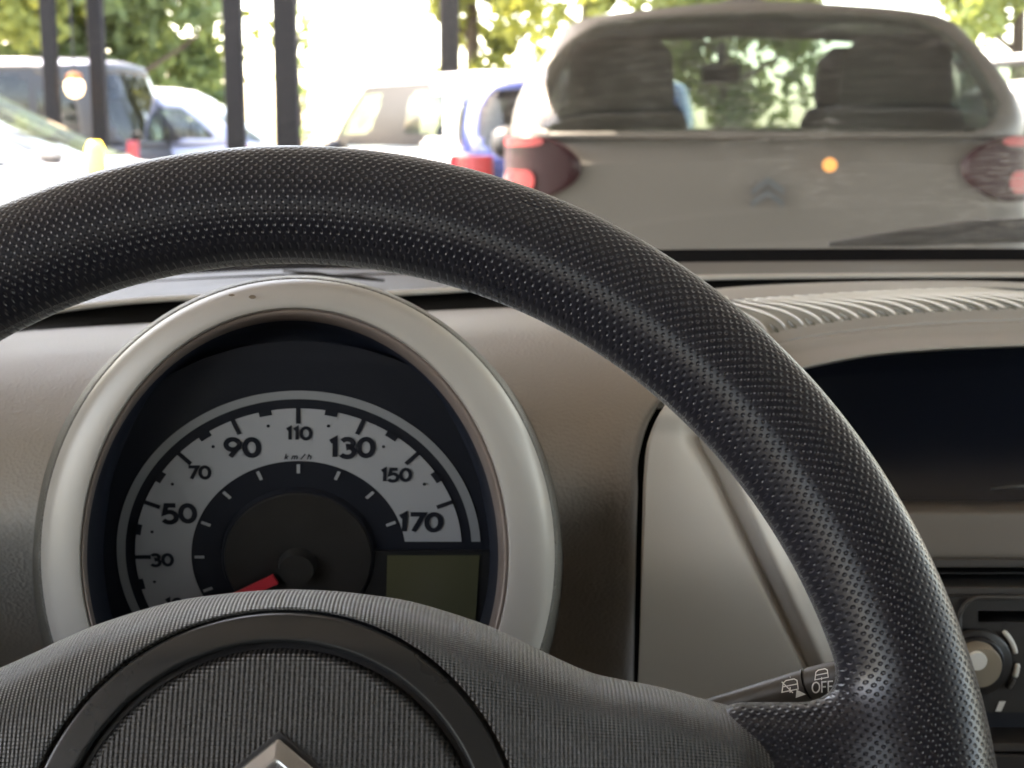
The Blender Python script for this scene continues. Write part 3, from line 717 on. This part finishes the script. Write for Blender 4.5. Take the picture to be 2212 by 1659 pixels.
# ledge below display and the fascia bands
rows = [[(u,1076,.74) for u in (1700,2000,2300,2600)],[(u,1084,.70) for u in (1700,2000,2300,2600)],[(u,1092,.668) for u in (1700,2000,2300,2600)],
        [(u,1098,.653) for u in (1700,2000,2300,2600)],[(u,1107,.646) for u in (1700,2000,2300,2600)],[(u,1125,.645) for u in (1700,2000,2300,2600)],
        [(u,1200,.643) for u in (1700,2000,2300,2600)],[(u,1206,.648) for u in (1700,2000,2300,2600)]]
M['fascia'] = mat('fascia plastic', (.15,.13,.11), .4, bump=(1300,.00004,'noise'), noise=(12,.1))
patch('display_ledge', rows, 50, 20, M['fascia'], db)
box_uvd(1900,2600,1208,1640,.665,.70).build('fascia_back', M['deep'], db)
box_uvd(1900,2600,1208,1226,.640,.664).build('fascia_strip', M['trim'], db, bevel=.0006)
box_uvd(1900,2600,1268,1285,.640,.664).build('fascia_strip', M['trim'], db, bevel=.0006)
for i in range(2):     # air-vent vanes inside the slot
    box_uvd(1900,2600,1236+i*14,1239+i*14,.652,.664).build('vent_vane', M['black'], db)

# ------------------------------------------------------------------ heater control panel
hp = thing('control_panel', at(2250,1440,.64), 'dark heater control panel with beige knob right of the wheel rim', 'control panel')
# rounded outline frame
pl = []
for q in np.linspace(math.pi, math.pi/2, 9): pl.append(at(2118+46*math.cos(q), 1336-46*math.sin(q), .634))
pl.append(at(2600,1290,.634)); pl = [at(2072,1620,.634), at(2072,1480,.634)] + pl
MB().tube(pl, .0011, 8).build('outline', M['trim'], hp, smooth=True)
def slotted():
    # plate with an opening for the slot and one below
    mb = MB()
    box_uvd(1990,2600,1289,1319,.636,.660,mb); box_uvd(1990,2112,1319,1343,.636,.660,mb); box_uvd(1990,2600,1343,1538,.636,.660,mb)
    return mb
slotted().build('plate', M['trim_dark'], hp)
MB().tube([at(2113+9,1331,.6355), at(2122,1331,.648)], .0030, 16, cap=False).build('slot_end', M['trim_dark'], hp)
box_uvd(1990,2600,1318,1344,.652,.658).build('slot_liner', M['deep'], hp)
kc = (2106,1428)
def disc(name, r_u, df, thick, m, parent, c=kc, n=40, r0=0):
    mb = MB(); f0 = at(c[0], c[1], df); nrm = np.array([0,-1,0.0]); r = r_u/FPX*df
    mb.tube([f0, f0+nrm*thick*.8, f0+nrm*thick], [r, r, r*.93], n)
    return mb.build(name, m, parent, smooth=True, auto=35)
kn = disc('knob', 74, .636, .0035, M['trim_dark'], hp)
disc('collar', 58, .6325, .004, M['black'], kn); disc('grip', 47, .629, .008, M['knob'], kn)
disc('cap', 21, .6205, .002, M['print'], kn, c=(2108,1425))
def arcs(r, a0, a1, wd, m, nm):
    pts = [at(kc[0]+r*math.cos(q), kc[1]-r*math.sin(q), .6345) for q in np.linspace(math.radians(a0), math.radians(a1), 10)]
    MB().tube(pts, [wd*.7]+[wd]*8+[wd*.7], 8).build(nm, m, hp, smooth=True)
arcs(89, 47, 11, .0012, M['print'], 'dial_mark'); arcs(91, -3, -22, .0013, M['print'], 'dial_mark'); arcs(91, -24, -40, .0012, M['trim'], 'dial_mark')
mb = MB(); P = [at(2149,1536,.6352),at(2162,1536,.6352),at(2172,1514,.6352),at(2158,1514,.6352)]; mb.add(P,[(0,1,2,3)]); mb.build('small_mark', M['print'], hp)
box_uvd(1990,2600,1538,1606,.652,.662).build('lower_slot', M['deep'], hp)
box_uvd(1990,2600,1606,1624,.634,.660).build('lower_strip', M['trim'], hp, bevel=.0006)
box_uvd(1990,2600,1630,1800,.634,.660).build('lower_plate', M['trim_dark'], hp, bevel=.001)

# ------------------------------------------------------------------ stroke lettering
def arc(cx, cy, rx, ry, a0, a1, n=18):
    return [(cx+rx*math.cos(math.radians(a0+(a1-a0)*k/n)), cy+ry*math.sin(math.radians(a0+(a1-a0)*k/n))) for k in range(n+1)]
GL = {  # glyphs on a unit-high box: (advance, strokes)
 '0': (.72, [arc(.33,.5,.27,.44,90,450,30)]),
 '1': (.40, [[(.04,.80),(.22,.94),(.22,0)]]),
 '3': (.66, [arc(.28,.72,.22,.22,150,-75,16)+arc(.28,.27,.26,.27,78,-150,18)]),
 '5': (.66, [[(.53,.94),(.17,.94),(.10,.52)]+arc(.28,.29,.27,.29,118,-150,18)]),
 '7': (.62, [[(.04,.94),(.55,.94),(.18,0)]]),
 '9': (.72, [arc(.32,.66,.26,.28,0,360,26), [(.56,.58),(.22,0)]]),
 'O': (.86, [arc(.38,.5,.34,.46,90,450,30)]),
 'F': (.60, [[(.08,0),(.08,.95),(.52,.95)],[(.08,.5),(.46,.5)]]),
 'k': (.62, [[(.08,0),(.08,1)],[(.45,.62),(.10,.28)],[(.22,.38),(.46,0)]]),
 'm': (.95, [[(.08,0),(.08,.65)],[(.08,.5)]+arc(.26,.44,.16,.20,150,0,8)+[(.42,0)],[(.42,.5)]+arc(.60,.44,.16,.20,150,0,8)+[(.76,0)]]),
 '/': (.55, [[(.05,0),(.42,1)]]),
 'h': (.62, [[(.08,0),(.08,1)],[(.08,.45)]+arc(.28,.42,.20,.22,150,0,8)+[(.48,0)]]),
}
def ribbon(mb, pts, wd, fmap):
    pts = np.asarray(pts, float); m = len(pts); L_ = []; R_ = []
    closed = np.linalg.norm(pts[0]-pts[-1]) < 1e-6
    for i in range(m):
        a = pts[i-1] if i > 0 else (pts[-2] if closed else None); b = pts[i+1] if i < m-1 else (pts[1] if closed else None)
        d1 = (pts[i]-a) if a is not None else (b-pts[i]); d2 = (b-pts[i]) if b is not None else (pts[i]-a)
        d1 = d1/np.linalg.norm(d1); d2 = d2/np.linalg.norm(d2); t = d1+d2; t /= np.linalg.norm(t)+1e-9
        nn = np.array([-t[1], t[0]]); k = 1/max(.5, abs(np.dot(nn, np.array([-d1[1], d1[0]]))))
        L_.append(pts[i]+nn*wd/2*k); R_.append(pts[i]-nn*wd/2*k)
    V = [fmap(*p) for p in L_]+[fmap(*p) for p in R_]
    mb.add(V, [(i, m+i, m+i+1, i+1) for i in range(m-1)])
def text(s, cx, cy, h, wd, fmap, name, m, parent, slant=0, spacing=0):
    W = sum(GL[c][0] for c in s)*h + spacing*h*(len(s)-1) - .08*h; x = cx-W/2; mb = MB(); y0 = cy-h/2
    for c in s:
        adv, st = GL[c]
        for q in st:
            ribbon(mb, [(x+px*h+slant*py*h, y0+wd/2+py*(h-wd)) for px, py in q], wd, fmap)
        x += adv*h+spacing*h
    return mb.build(name, m, parent)

# ------------------------------------------------------------------ instrument cluster
DD = .580                                            # depth of the dial face
tilt = math.radians(-14.3)                              # dial leans a little towards the driver at the top
dc = at(645, 1200, DD)
dx = np.array([1.0,0,0]); dy = np.array([0, math.sin(tilt), math.cos(tilt)]); dz = np.cross(dx, dy); dy = dy + .060*dx
U1 = DD/FPX
ic = thing('instrument_cluster', at(643,1230,.60), 'round silver-rimmed speedometer pod seen through the steering wheel', 'speedometer')
def dm(x, y, lift=0): return dc + dx*x*U1 + dy*y*U1 + dz*lift     # x, y in frame units on the dial plane
def plane_loop(cu, cv, a, bt, bb, d, tl, n=160, ex=2.0):
    c = at(cu, cv, d); nrm = np.array([0, -math.cos(tl), math.sin(tl)]); out = []
    for k in range(n):
        q = 2*math.pi*k/n; cq, s_ = math.cos(q), math.sin(q)
        x = np.sign(cq)*abs(cq)**(2/ex)*a; y = np.sign(s_)*abs(s_)**(2/ex)*(bt if s_ > 0 else bb)
        r = FW + (cu+x-CX)/FPX*RT - (cv-y-CY)/FPX*UP
        s = ((c-CAM)@nrm)/(r@nrm); out.append(CAM+s*r)
    return out
def loft(name, loops, m, parent, **k):
    n = len(loops[0]); V = [p for l in loops for p in l]; return mk(name, V, gridf(len(loops), n, wrap=True), m, parent, **k)
tb = math.radians(5)
CYb = 1200
# silver bezel: outer roll, broad face, then a step
Ls = [plane_loop(643,CYb,549,592,592,.560,tb), plane_loop(643,CYb,554.5,597,597,.543,tb), plane_loop(643,CYb,553,595.5,595.5,.538,tb), plane_loop(643,CYb,546,588,588,.5335,tb), plane_loop(642,CYb,536,578,578,.5310,tb),
      plane_loop(641,CYb,512,562,560,.5293,tb), plane_loop(639,CYb,486,548,540,.5286,tb), plane_loop(637,CYb,468,538,525,.5288,tb), plane_loop(636,CYb,464,535,520,.5295,tb), plane_loop(636,CYb,462,532,518,.533,tb)]
Ls = list(cr(np.array(Ls), 37))
loft('bezel', Ls, M['satin'], ic)
Ls = [plane_loop(636,CYb,463,533,519,.5325,tb), plane_loop(635,CYb,457,527,513,.5320,tb), plane_loop(634,CYb,452,519,508,.5335,tb), plane_loop(632,CYb,446,511,503,.539,tb), plane_loop(632,CYb,444,508,500,.546,tb)]
loft('inner_step', list(cr(np.array(Ls), 20)), M['satin_inner'], ic)
# two worn brown marks on top of the bezel
M['smudge'] = mat('worn mark', (.16,.12,.085), .6)
for (mu, mv, ma, mb_) in ((545,641,8,4.5),(500,637,7,2.2)):
    L_ = plane_loop(mu, mv, ma, mb_, mb_, .5284-(1200-mv)*.0, tb, n=14, ex=1.7)
    c_ = at(643, CYb, .5283); n_ = np.array([0, -math.cos(tb), math.sin(tb)]); Vv = []
    for p_ in L_:
        r_ = p_-CAM; Vv.append(CAM + r_*(((c_-CAM)@n_)/(r_@n_)))
    mk('worn_mark', Vv, [tuple(range(14))], M['smudge'], ic, smooth=False)
# dark tunnel down to the face
Ls = [plane_loop(632,CYb,445,509,500,.545,tb), plane_loop(634,CYb,436,495,490,.556,tb), plane_loop(638,CYb,424,450,470,.572,math.radians(0)), plane_loop(641,CYb,415,425,450,DD+.002,tilt)]
loft('tunnel', Ls, M['deep'], ic)
# textured pod shell just behind the bezel
Ls = [plane_loop(643,CYb,550,594,594,.545,tb), plane_loop(643,CYb,558,600,600,.546,tb), plane_loop(643,CYb,561,603,603,.552,tb), plane_loop(643,CYb,566,606,610,.575,tb), plane_loop(643,CYb,575,600,640,.66,tb)]
M['podshell'] = mat('grained pod shell', (.10,.095,.085), .45, bump=(900,.0006,'voronoi'))
loft('pod_shell', Ls, M['podshell'], ic)
# dial plate
mk('dial_plate', [dm(500*math.cos(q), 500*math.sin(q)) for q in np.linspace(0, 2*math.pi, 97)[:-1]], [tuple(range(96))], M['dial_black'], ic, smooth=False)
def ringsec(name, r0, r1, a0, a1, lift, m, n=90, cut=None, parent=ic, ntch=None):
    V = []; Fc = []
    for k in range(n+1):
        a = math.radians(a0+(a1-a0)*k/n)
        V += [dm(r0*math.cos(a), r0*math.sin(a), lift), dm(r1*math.cos(a), r1*math.sin(a), lift)]
    for k in range(n): Fc.append((2*k, 2*k+1, 2*k+3, 2*k+2))
    return mk(name, V, Fc, m, parent, smooth=False)
ycut = 37
def ringcut(name, r0, r1, lift, m):
    # left end runs on below the hub, right end cut level at ycut
    V = []; Fc = []; n = 120
    for k in range(n+1):
        t = k/n
        for r in (r0, r1):
            ae = math.degrees(math.asin(ycut/r)); a = math.radians(215+(ae-215)*t); V.append(dm(r*math.cos(a), r*math.sin(a), lift))
    for k in range(n): Fc.append((2*k, 2*k+1, 2*k+3, 2*k+2))
    return mk(name, V, Fc, m, ic, smooth=False)
M['dial_ring'] = mat('dial ring grey', (.23,.24,.255), .55)
ringcut('outer_scale_ring', 373, 392, .0006, M['dial_ring'])
ringcut('scale_band', 231, 352, .0006, M['dial_white'])
for k in range(-5, 4):      # km/h ticks, 20 apart
    a = math.radians(90-k*22.5) if k > -5 else math.radians(90+5*22.5)
    ca, sa = math.cos(a), math.sin(a)
    mb = MB(); ribbon(mb, [(353*ca,353*sa),(318*ca,318*sa)], 9.5, lambda x, y: dm(x, y, .0010)); mb.build('major_tick', M['dial_black'], ic)
    mb = MB(); ribbon(mb, [(224*ca,224*sa),(203*ca,203*sa)], 7, lambda x, y: dm(x, y, .0010)); mb.build('inner_tick', M['dial_white'], ic)
    if k < 3:
        a = a-math.radians(11.25); ca, sa = math.cos(a), math.sin(a)
        mb = MB(); ribbon(mb, [(348*math.cos(a+t), 348*math.sin(a+t)) for t in np.linspace(-.038,.038,6)], 12, lambda x, y: dm(x, y, .0010)); mb.build('minor_tick', M['dial_black'], ic)
        mb = MB(); V = [dm(319*ca+3.6*math.cos(q), 319*sa+3.6*math.sin(q), .0010) for q in np.linspace(0,2*math.pi,13)[:-1]]; mb.add(V,[tuple(range(12))]); mb.build('dot', M['dial_black'], ic)
yy = lambda v: (1200-v)/(.857*(1+.00014*(1200-v)))
for (s, u, v, h, wd) in (('10',372,1300,32,7.4),('30',350,1206,34,7.6),('50',391,1107,50,11),('70',437,1020,34,7.6),('90',528,967,49,11),('110',646,937,33,7.4),('130',756,967,50,11),('150',850,1025,34,7.6),('170',905,1126,50,11)):
    text(s, (u-645)*1.0, yy(v), h/.91, wd, lambda x, y: dm(x, y, .0010), 'number', M['dial_black'], ic)
text('km/h', -2, 242, 15, 2.4, lambda x, y: dm(x, y, .0010), 'unit_mark', M['dial_black'], ic, slant=.25, spacing=.35)
# raised centre disc, hub and needle
def dcyl(name, cx, cy, r0, r1, l0, l1, m, parent=ic, n=72):
    V = [dm(cx+r0*math.cos(q), cy+r0*math.sin(q), l0) for q in np.linspace(0,2*math.pi,n+1)[:-1]]+[dm(cx+r1*math.cos(q), cy+r1*math.sin(q), l1) for q in np.linspace(0,2*math.pi,n+1)[:-1]]
    return mk(name, V, gridf(2,n,wrap=True)+[tuple(range(n,2*n))], m, parent, auto=30)
dcyl('centre_rim', 0, 0, 168, 163, .0, .0022, M['dial_black'])
dcyl('centre_disc', 0, 0, 160, 157, .0021, .0030, M['dial_disc'])
hb = dcyl('needle_hub', 0, -12, 42, 37, .003, .0078, M['dial_disc'])
nd = MB(); c0 = np.array([-45,-36]); c1 = np.array([-290,-166]); t_ = (c1-c0)/np.linalg.norm(c1-c0); n_ = np.array([-t_[1],t_[0]])
P = [c0+n_*12, c0-n_*12, c1-n_*5, c1+n_*5]
nd.add([dm(*p, .0060) for p in P]+[dm(*p, .0075) for p in P], [(0,1,2,3),(7,6,5,4),(0,4,5,1),(1,5,6,2),(2,6,7,3),(3,7,4,0)]); nd.build('needle', M['needle'], ic)
# lower right read-out
nd = MB(); P = [(150,16),(420,16),(420,-230),(150,-230)]; nd.add([dm(x,y,.0016) for x,y in P]+[dm(x,y,0) for x,y in P], [(0,3,2,1),(0,1,5,4),(0,4,7,3)]); nd.build('readout_panel', M['dial_panel'], ic)
nd = MB(); P = [(192,8),(390,8),(390,-170),(192,-170)]; nd.add([dm(x,y,.0022) for x,y in P], [(0,3,2,1)]); nd.build('readout_display', M['lcd'], ic)
# clear lens
loft('lens', [plane_loop(634,CYb,440,500,495,.552,tb), plane_loop(634,CYb,300,340,330,.550,tb), plane_loop(634,CYb,4,4,4,.549,tb)], M['lens'], ic)

# ------------------------------------------------------------------ wiper stalk
A = at(1480,1556,.475); B = at(1745,1478,.455); B2 = at(1751,1476,.4545); Ce = at(1900,1440,.443)
sk = thing('wiper_stalk', at(1480,1560,.48), 'wiper stalk with window symbols and OFF poking out right of the hub', 'stalk')
MB().tube([A, A*.5+B*.5, B], [.0048,.0050,.0052], 28).build('lever', M['stalk'], sk, smooth=True, auto=40)
MB().tube([B, B2], .0045, 20).build('gap', M['black'], sk)
MB().tube([B2, B2*.5+Ce*.5, Ce], [.0052,.0052,.0050], 28).build('end_cap', M['stalk'], sk, smooth=True, auto=40)
ax = (Ce-A)/np.linalg.norm(Ce-A)
def stalkmap(u, v):
    "flat print laid on the stalk's round skin"
    r = FW + (u-CX)/FPX*RT - (v-CY)/FPX*UP
    # intersect the view ray with a cylinder slightly larger than the stalk: solved once, in metres, on the real surface
    R = .00532; o_ = CAM-A; rp = r-(r@ax)*ax; op = o_-(o_@ax)*ax
    a = rp@rp; b = 2*rp@op; c = op@op-R*R; dsc = max(b*b-4*a*c, 0); s = (-b-math.sqrt(dsc))/(2*a)
    return CAM+s*r
def stalk_txt(name, strokes, wd, m=M['print']):
    mb = MB()
    for q in strokes: ribbon(mb, q, wd, lambda x, y: stalkmap(x, -y))
    mb.build(name, m, sk)
x = 1753; O_ = []
for c in 'OFF':
    adv, st = GL[c]
    for q in st: O_.append([(x+px*23, -(1497 - py*24 - (x+px*23-1753)*.08)) for px, py in q])
    x += adv*23
stalk_txt('lettering', O_, 3.2)
def winicon(cx, cy, s, k=.2):
    f_ = lambda x, y: (cx+x*s, -(cy-y*s-x*s*k))
    body = [f_(*p) for p in ((-1,-.75),(-.85,.35),(-.5,.6),(.5,.6),(.85,.35),(1,-.75),(-1,-.75))]
    return [body, [f_(-.93,-.1), f_(.93,-.1)], [f_(0,-1.0), f_(0,.95)]]
stalk_txt('window_symbol', winicon(1774,1454,14.5), 2.2)
ic2 = winicon(1706,1478,17.5); ic2.append([(1688,-1472),(1712,-1496)]); stalk_txt('washer_symbol', ic2, 2.4)
mb = MB(); mb.add([stalkmap(1718,1507), stalkmap(1741,1499), stalkmap(1720,1489)], [(0,1,2)]); mb.build('arrow_symbol', M['print'], sk)

# ------------------------------------------------------------------ steering wheel
WC = CAM + np.array([-.0628,.3364,-.1708]); WT = math.radians(24.83)
ex = np.array([1.0,0,0]); ey = np.array([0,math.sin(WT),math.cos(WT)]); ez = np.array([0,-math.cos(WT),math.sin(WT)])
BAS = np.stack([ex,ey,ez])                             # rows
def W2(P): return WC + np.asarray(P) @ BAS
sw = thing('steering_wheel', WC, 'black steering wheel with perforated leather rim filling the foreground', 'steering wheel')

def smin(a, b, k):
    h = np.clip(.5+.5*(b-a)/k, 0, 1); return b*(1-h)+a*h-k*h*(1-h)
def rbox(x, y, z, hx, hy, hz, r):
    qx = np.abs(x)-hx+r; qy = np.abs(y)-hy+r; qz = np.abs(z)-hz+r
    return np.sqrt(np.maximum(qx,0)**2+np.maximum(qy,0)**2+np.maximum(qz,0)**2)+np.minimum(np.maximum(qx,np.maximum(qy,qz)),0)-r
RW, rw = .170, .0167
def sdf(P):
    x, y, z = P[...,0], P[...,1], P[...,2]
    rho = np.sqrt(x*x+y*y); d = np.sqrt((rho-RW)**2+z*z)-rw
    s = 1-.10*(np.abs(np.abs(x)-.16) < 0)
    for sg in (1, -1):
        bx = rbox(sg*x-.139, y-.002, z+.0015-(sg*x-.16)*.05, .027, .0297, .0115, .0110)
        d = smin(d, bx, .013)
    return d
h_ = .0019; lo = np.array([-.194,-.194,-.024]); nn_ = np.ceil(np.array([.388,.388,.048])/h_).astype(int)
gx, gy, gz = [lo[i]+np.arange(nn_[i])*h_ for i in range(3)]
G3 = np.stack(np.meshgrid(gx, gy, gz, indexing='ij'), -1); S = sdf(G3); ins = S < 0
def nets(S, G3):
    ins = S < 0; n0, n1, n2 = S.shape
    acc = np.zeros((n0-1,n1-1,n2-1,3)); cnt = np.zeros((n0-1,n1-1,n2-1))
    for axis in range(3):
        sl0 = [slice(None)]*3; sl1 = [slice(None)]*3; sl0[axis] = slice(0,-1); sl1[axis] = slice(1,None)
        a, b = S[tuple(sl0)], S[tuple(sl1)]; cr_ = (a < 0) != (b < 0)
        t = np.where(cr_, a/(a-b+1e-20), 0); P = G3[tuple(sl0)]*(1-t[...,None])+G3[tuple(sl1)]*t[...,None]
        P = P*cr_[...,None]; o1, o2 = [k for k in range(3) if k != axis]
        for da in (0,1):
            for db_ in (0,1):
                sl = [slice(None)]*3; sl[o1] = slice(da, S.shape[o1]-1+da); sl[o2] = slice(db_, S.shape[o2]-1+db_)
                acc += P[tuple(sl)]; cnt += cr_[tuple(sl)]
    act = cnt > 0; idx = -np.ones(act.shape, int); idx[act] = np.arange(act.sum()); V = acc[act]/cnt[act][:,None]
    quads = []
    for axis in range(3):
        o1, o2 = [(1,2),(2,0),(0,1)][axis]
        sl0 = [slice(1,-1)]*3; sl1 = [slice(1,-1)]*3; sl0[axis] = slice(0,-1); sl1[axis] = slice(1,None)
        a = ins[tuple(sl0)]; b = ins[tuple(sl1)]; w_ = np.argwhere(a != b); flip = a[tuple(w_.T)]
        base = w_.copy(); 
        for k in range(3):
            if k != axis: base[:,k] += 1
        def cell(d1, d2):
            c = base.copy(); c[:,o1] -= d1; c[:,o2] -= d2; return idx[tuple(c.T)]
        q = np.stack([cell(1,1), cell(0,1), cell(0,0), cell(1,0)], 1)
        q[~flip] = q[~flip][:,::-1]; quads.append(q)
    return V, np.concatenate(quads)
V, Q = nets(S, G3)
def grad(P, e=2e-5):
    return np.stack([(sdf(P+np.eye(3)[i]*e)-sdf(P-np.eye(3)[i]*e))/(2*e) for i in range(3)], -1)
for _ in range(4):
    gd = grad(V); V = V - (sdf(V)/np.maximum((gd**2).sum(-1), .2))[:,None]*gd
gd = grad(V); f0 = Q[0]; nrm = np.cross(V[Q[:,1]]-V[Q[:,0]], V[Q[:,2]]-V[Q[:,0]])
if (nrm*gd[Q[:,0]]).sum() < 0: Q = Q[:,::-1]
rho = np.hypot(V[:,0], V[:,1]); phi = np.arctan2(V[:,0], V[:,1])        # seam at the bottom of the wheel
inn = np.maximum(0, (RW-.4*rw)-rho); inn = np.where(rho < RW-.6*rw, rho*0+ (RW-.6*rw)-rho, 0)
vv = rw*np.arctan2(np.abs(V[:,2]), rho-RW)
uv = np.stack([phi*RW, np.sign(V[:,2])*(np.where(inn > 0, rw*np.arctan2(np.maximum(np.sqrt(np.maximum(rw**2-(.6*rw)**2,0)),np.abs(V[:,2])), -.6*rw)+inn, vv))], -1)
mk('rim', W2(V), Q, M['leather'], sw, uv=uv)

# hub outline, star-shaped about the badge ring
HC = np.array([.0045,-.0075])
xs = [0,.010,.02,.03,.04,.052,.060,.068,.079,.088,.098,.112,.120,.125,.1285,.131,.134,.137,.139]
ysn = [.0617,.0613,.0603,.0588,.0562,.0522,.0487,.0448,.0400,.0379,.0360,.0322,.0300,.0270,.0230,.0185,.0120,.0,-.0200]
xs2 = [.13,.10,.06,0]; ys2 = [-.045,-.06,-.075,-.085]
half = np.array(list(zip(xs+xs2, ysn+ys2)))
half = cr(half, 160); poly = np.concatenate([half, (half*np.array([-1,1]))[::-1][1:-1]]) + np.array([.004,0])
pa = np.arctan2(poly[:,1]-HC[1], poly[:,0]-HC[0]); pr = np.hypot(poly[:,0]-HC[0], poly[:,1]-HC[1]); od = np.argsort(pa)
def rout(a): return np.interp((a+math.pi) % (2*math.pi)-math.pi, pa[od], pr[od], period=2*math.pi)
def dpoly(P):
    A_ = poly; B_ = np.roll(poly, -1, 0); d = np.full(len(P), 1e9)
    for a, b in zip(A_, B_):
        ab = b-a; t = np.clip(((P-a)@ab)/(ab@ab+1e-12), 0, 1); d = np.minimum(d, np.hypot(*(P-a-t[:,None]*ab).T))
    return d
def hz(P):
    "height of the airbag cover over the wheel plane"
    d = dpoly(P); ax_ = np.abs(P[:,0]-.004); w_ = .020; H_ = np.interp(ax_, [0,.06,.10,.14], [.024,.024,.0235,.0225])
    g = np.sqrt(np.maximum(0, 1-(1-np.clip(d/w_,0,1))**2)); r = np.hypot(*(P-HC).T)
    return -.009 + H_*g + .004*np.clip(1-(r/.07)**2, 0, 1)
def polar(name, r0, r1f, nr, na, m, lift=0, pw=1.0, sink=None, a0=-math.pi, a1=math.pi, edge=0):
    an = np.linspace(a0, a1, na, endpoint=False); V = []; UVs = []
    for i in range(nr):
        t = (i/(nr-1)); t = 1-(1-t)**pw
        r1 = np.array([r1f(a) for a in an]); r = r0+(r1-r0)*t
        P = HC+np.stack([r*np.cos(an), r*np.sin(an)], -1); z = hz(P)+lift
        if edge:
            e = np.minimum(r-r0, r1-r); z = z - edge*np.clip(1-e/.0009, 0, 1)**2
        V.append(np.column_stack([P, z])); UVs.append(P)
    V = np.concatenate(V); UVs = np.concatenate(UVs)
    return V, gridf(nr, na, wrap=True), UVs
V, Fc, U_ = polar('c', .0622, rout, 46, 760, None, pw=2.2)
V2 = V[-760:].copy(); V2[:,2] = -.02; V = np.concatenate([V, V2]); Fc += gridf(2, 760, wrap=True, off=45*760); U_ = np.concatenate([U_, U_[-760:]])
V3 = V[:760].copy(); V3[:,2] -= .005; o3 = len(V); V = np.concatenate([V, V3]); U_ = np.concatenate([U_, U_[:760]])
Fc += [(o3+j, j, (j+1) % 760, o3+(j+1) % 760) for j in range(760)]
U_[:,1] = U_[:,1] + V[:,2]*-1.0
mk('airbag_cover', W2(V), [f[::-1] for f in Fc], M['hub'], sw, uv=U_)
V, Fc, U_ = polar('r', .0532, lambda a: .0612, 24, 360, None, lift=.0003, edge=.0016)
mk('arc_trim', W2(V), [f[::-1] for f in Fc], M['ring'], sw, uv=U_)
V, Fc, U_ = polar('g', .0515, lambda a: .0640, 4, 240, None, lift=-.0032)
mk('trim_groove', W2(V), [f[::-1] for f in Fc], M['black'], sw)
V, Fc, U_ = polar('d', .0005, lambda a: .0522, 40, 240, None, lift=-.0004, pw=1.0)
r = np.hypot(V[:,0]-HC[0], V[:,1]-HC[1]); V[:,2] -= .0035*np.clip((r-.0495)/.0027, 0, 1)**2
mk('airbag_centre', W2(V), [f[::-1] for f in Fc], M['hub_disc'], sw, uv=U_)
# double chevron badge
def chevron(ax_, ay_, half_w, wd, z0, z1, zr, m, name, slope=.80):
    # outline of a chevron with a raised central ridge
    O = [(-half_w,-half_w*slope),(0,0),(half_w,-half_w*slope)]; I = [(x, y-wd) for x, y in O]; Mi = [(x, y-wd*.5) for x, y in O]
    V = [(ax_+x, ay_+y, z0) for x, y in O]+[(ax_+x, ay_+y, z1) for x, y in O]+[(ax_+x, ay_+y, zr) for x, y in Mi]+[(ax_+x, ay_+y, z1) for x, y in I]+[(ax_+x, ay_+y, z0) for x, y in I]
    Fc = []
    for r_ in range(4):
        for k in range(2): Fc.append((r_*3+k, (r_+1)*3+k, (r_+1)*3+k+1, r_*3+k+1))
    Fc += [(0,3,6,9,12),(2,14,11,8,5)]
    o = mk(name, W2(np.array(V)), Fc, m, sw, smooth=False)
    b = o.modifiers.new('bevel','BEVEL'); b.width = .0005; b.segments = 2
    return o
zt = .0185
chevron(.0058, .0222, .030, .0098, zt-.004, zt+.0012, zt+.0030, M['chrome'], 'badge')
chevron(.0058, .0222-.0165, .030, .0098, zt-.004, zt+.0012, zt+.0030, M['chrome'], 'badge')
chevron(.0058, .0242, .032, .0140, zt-.006, zt-.0002, zt-.0002, M['black'], 'badge_recess')
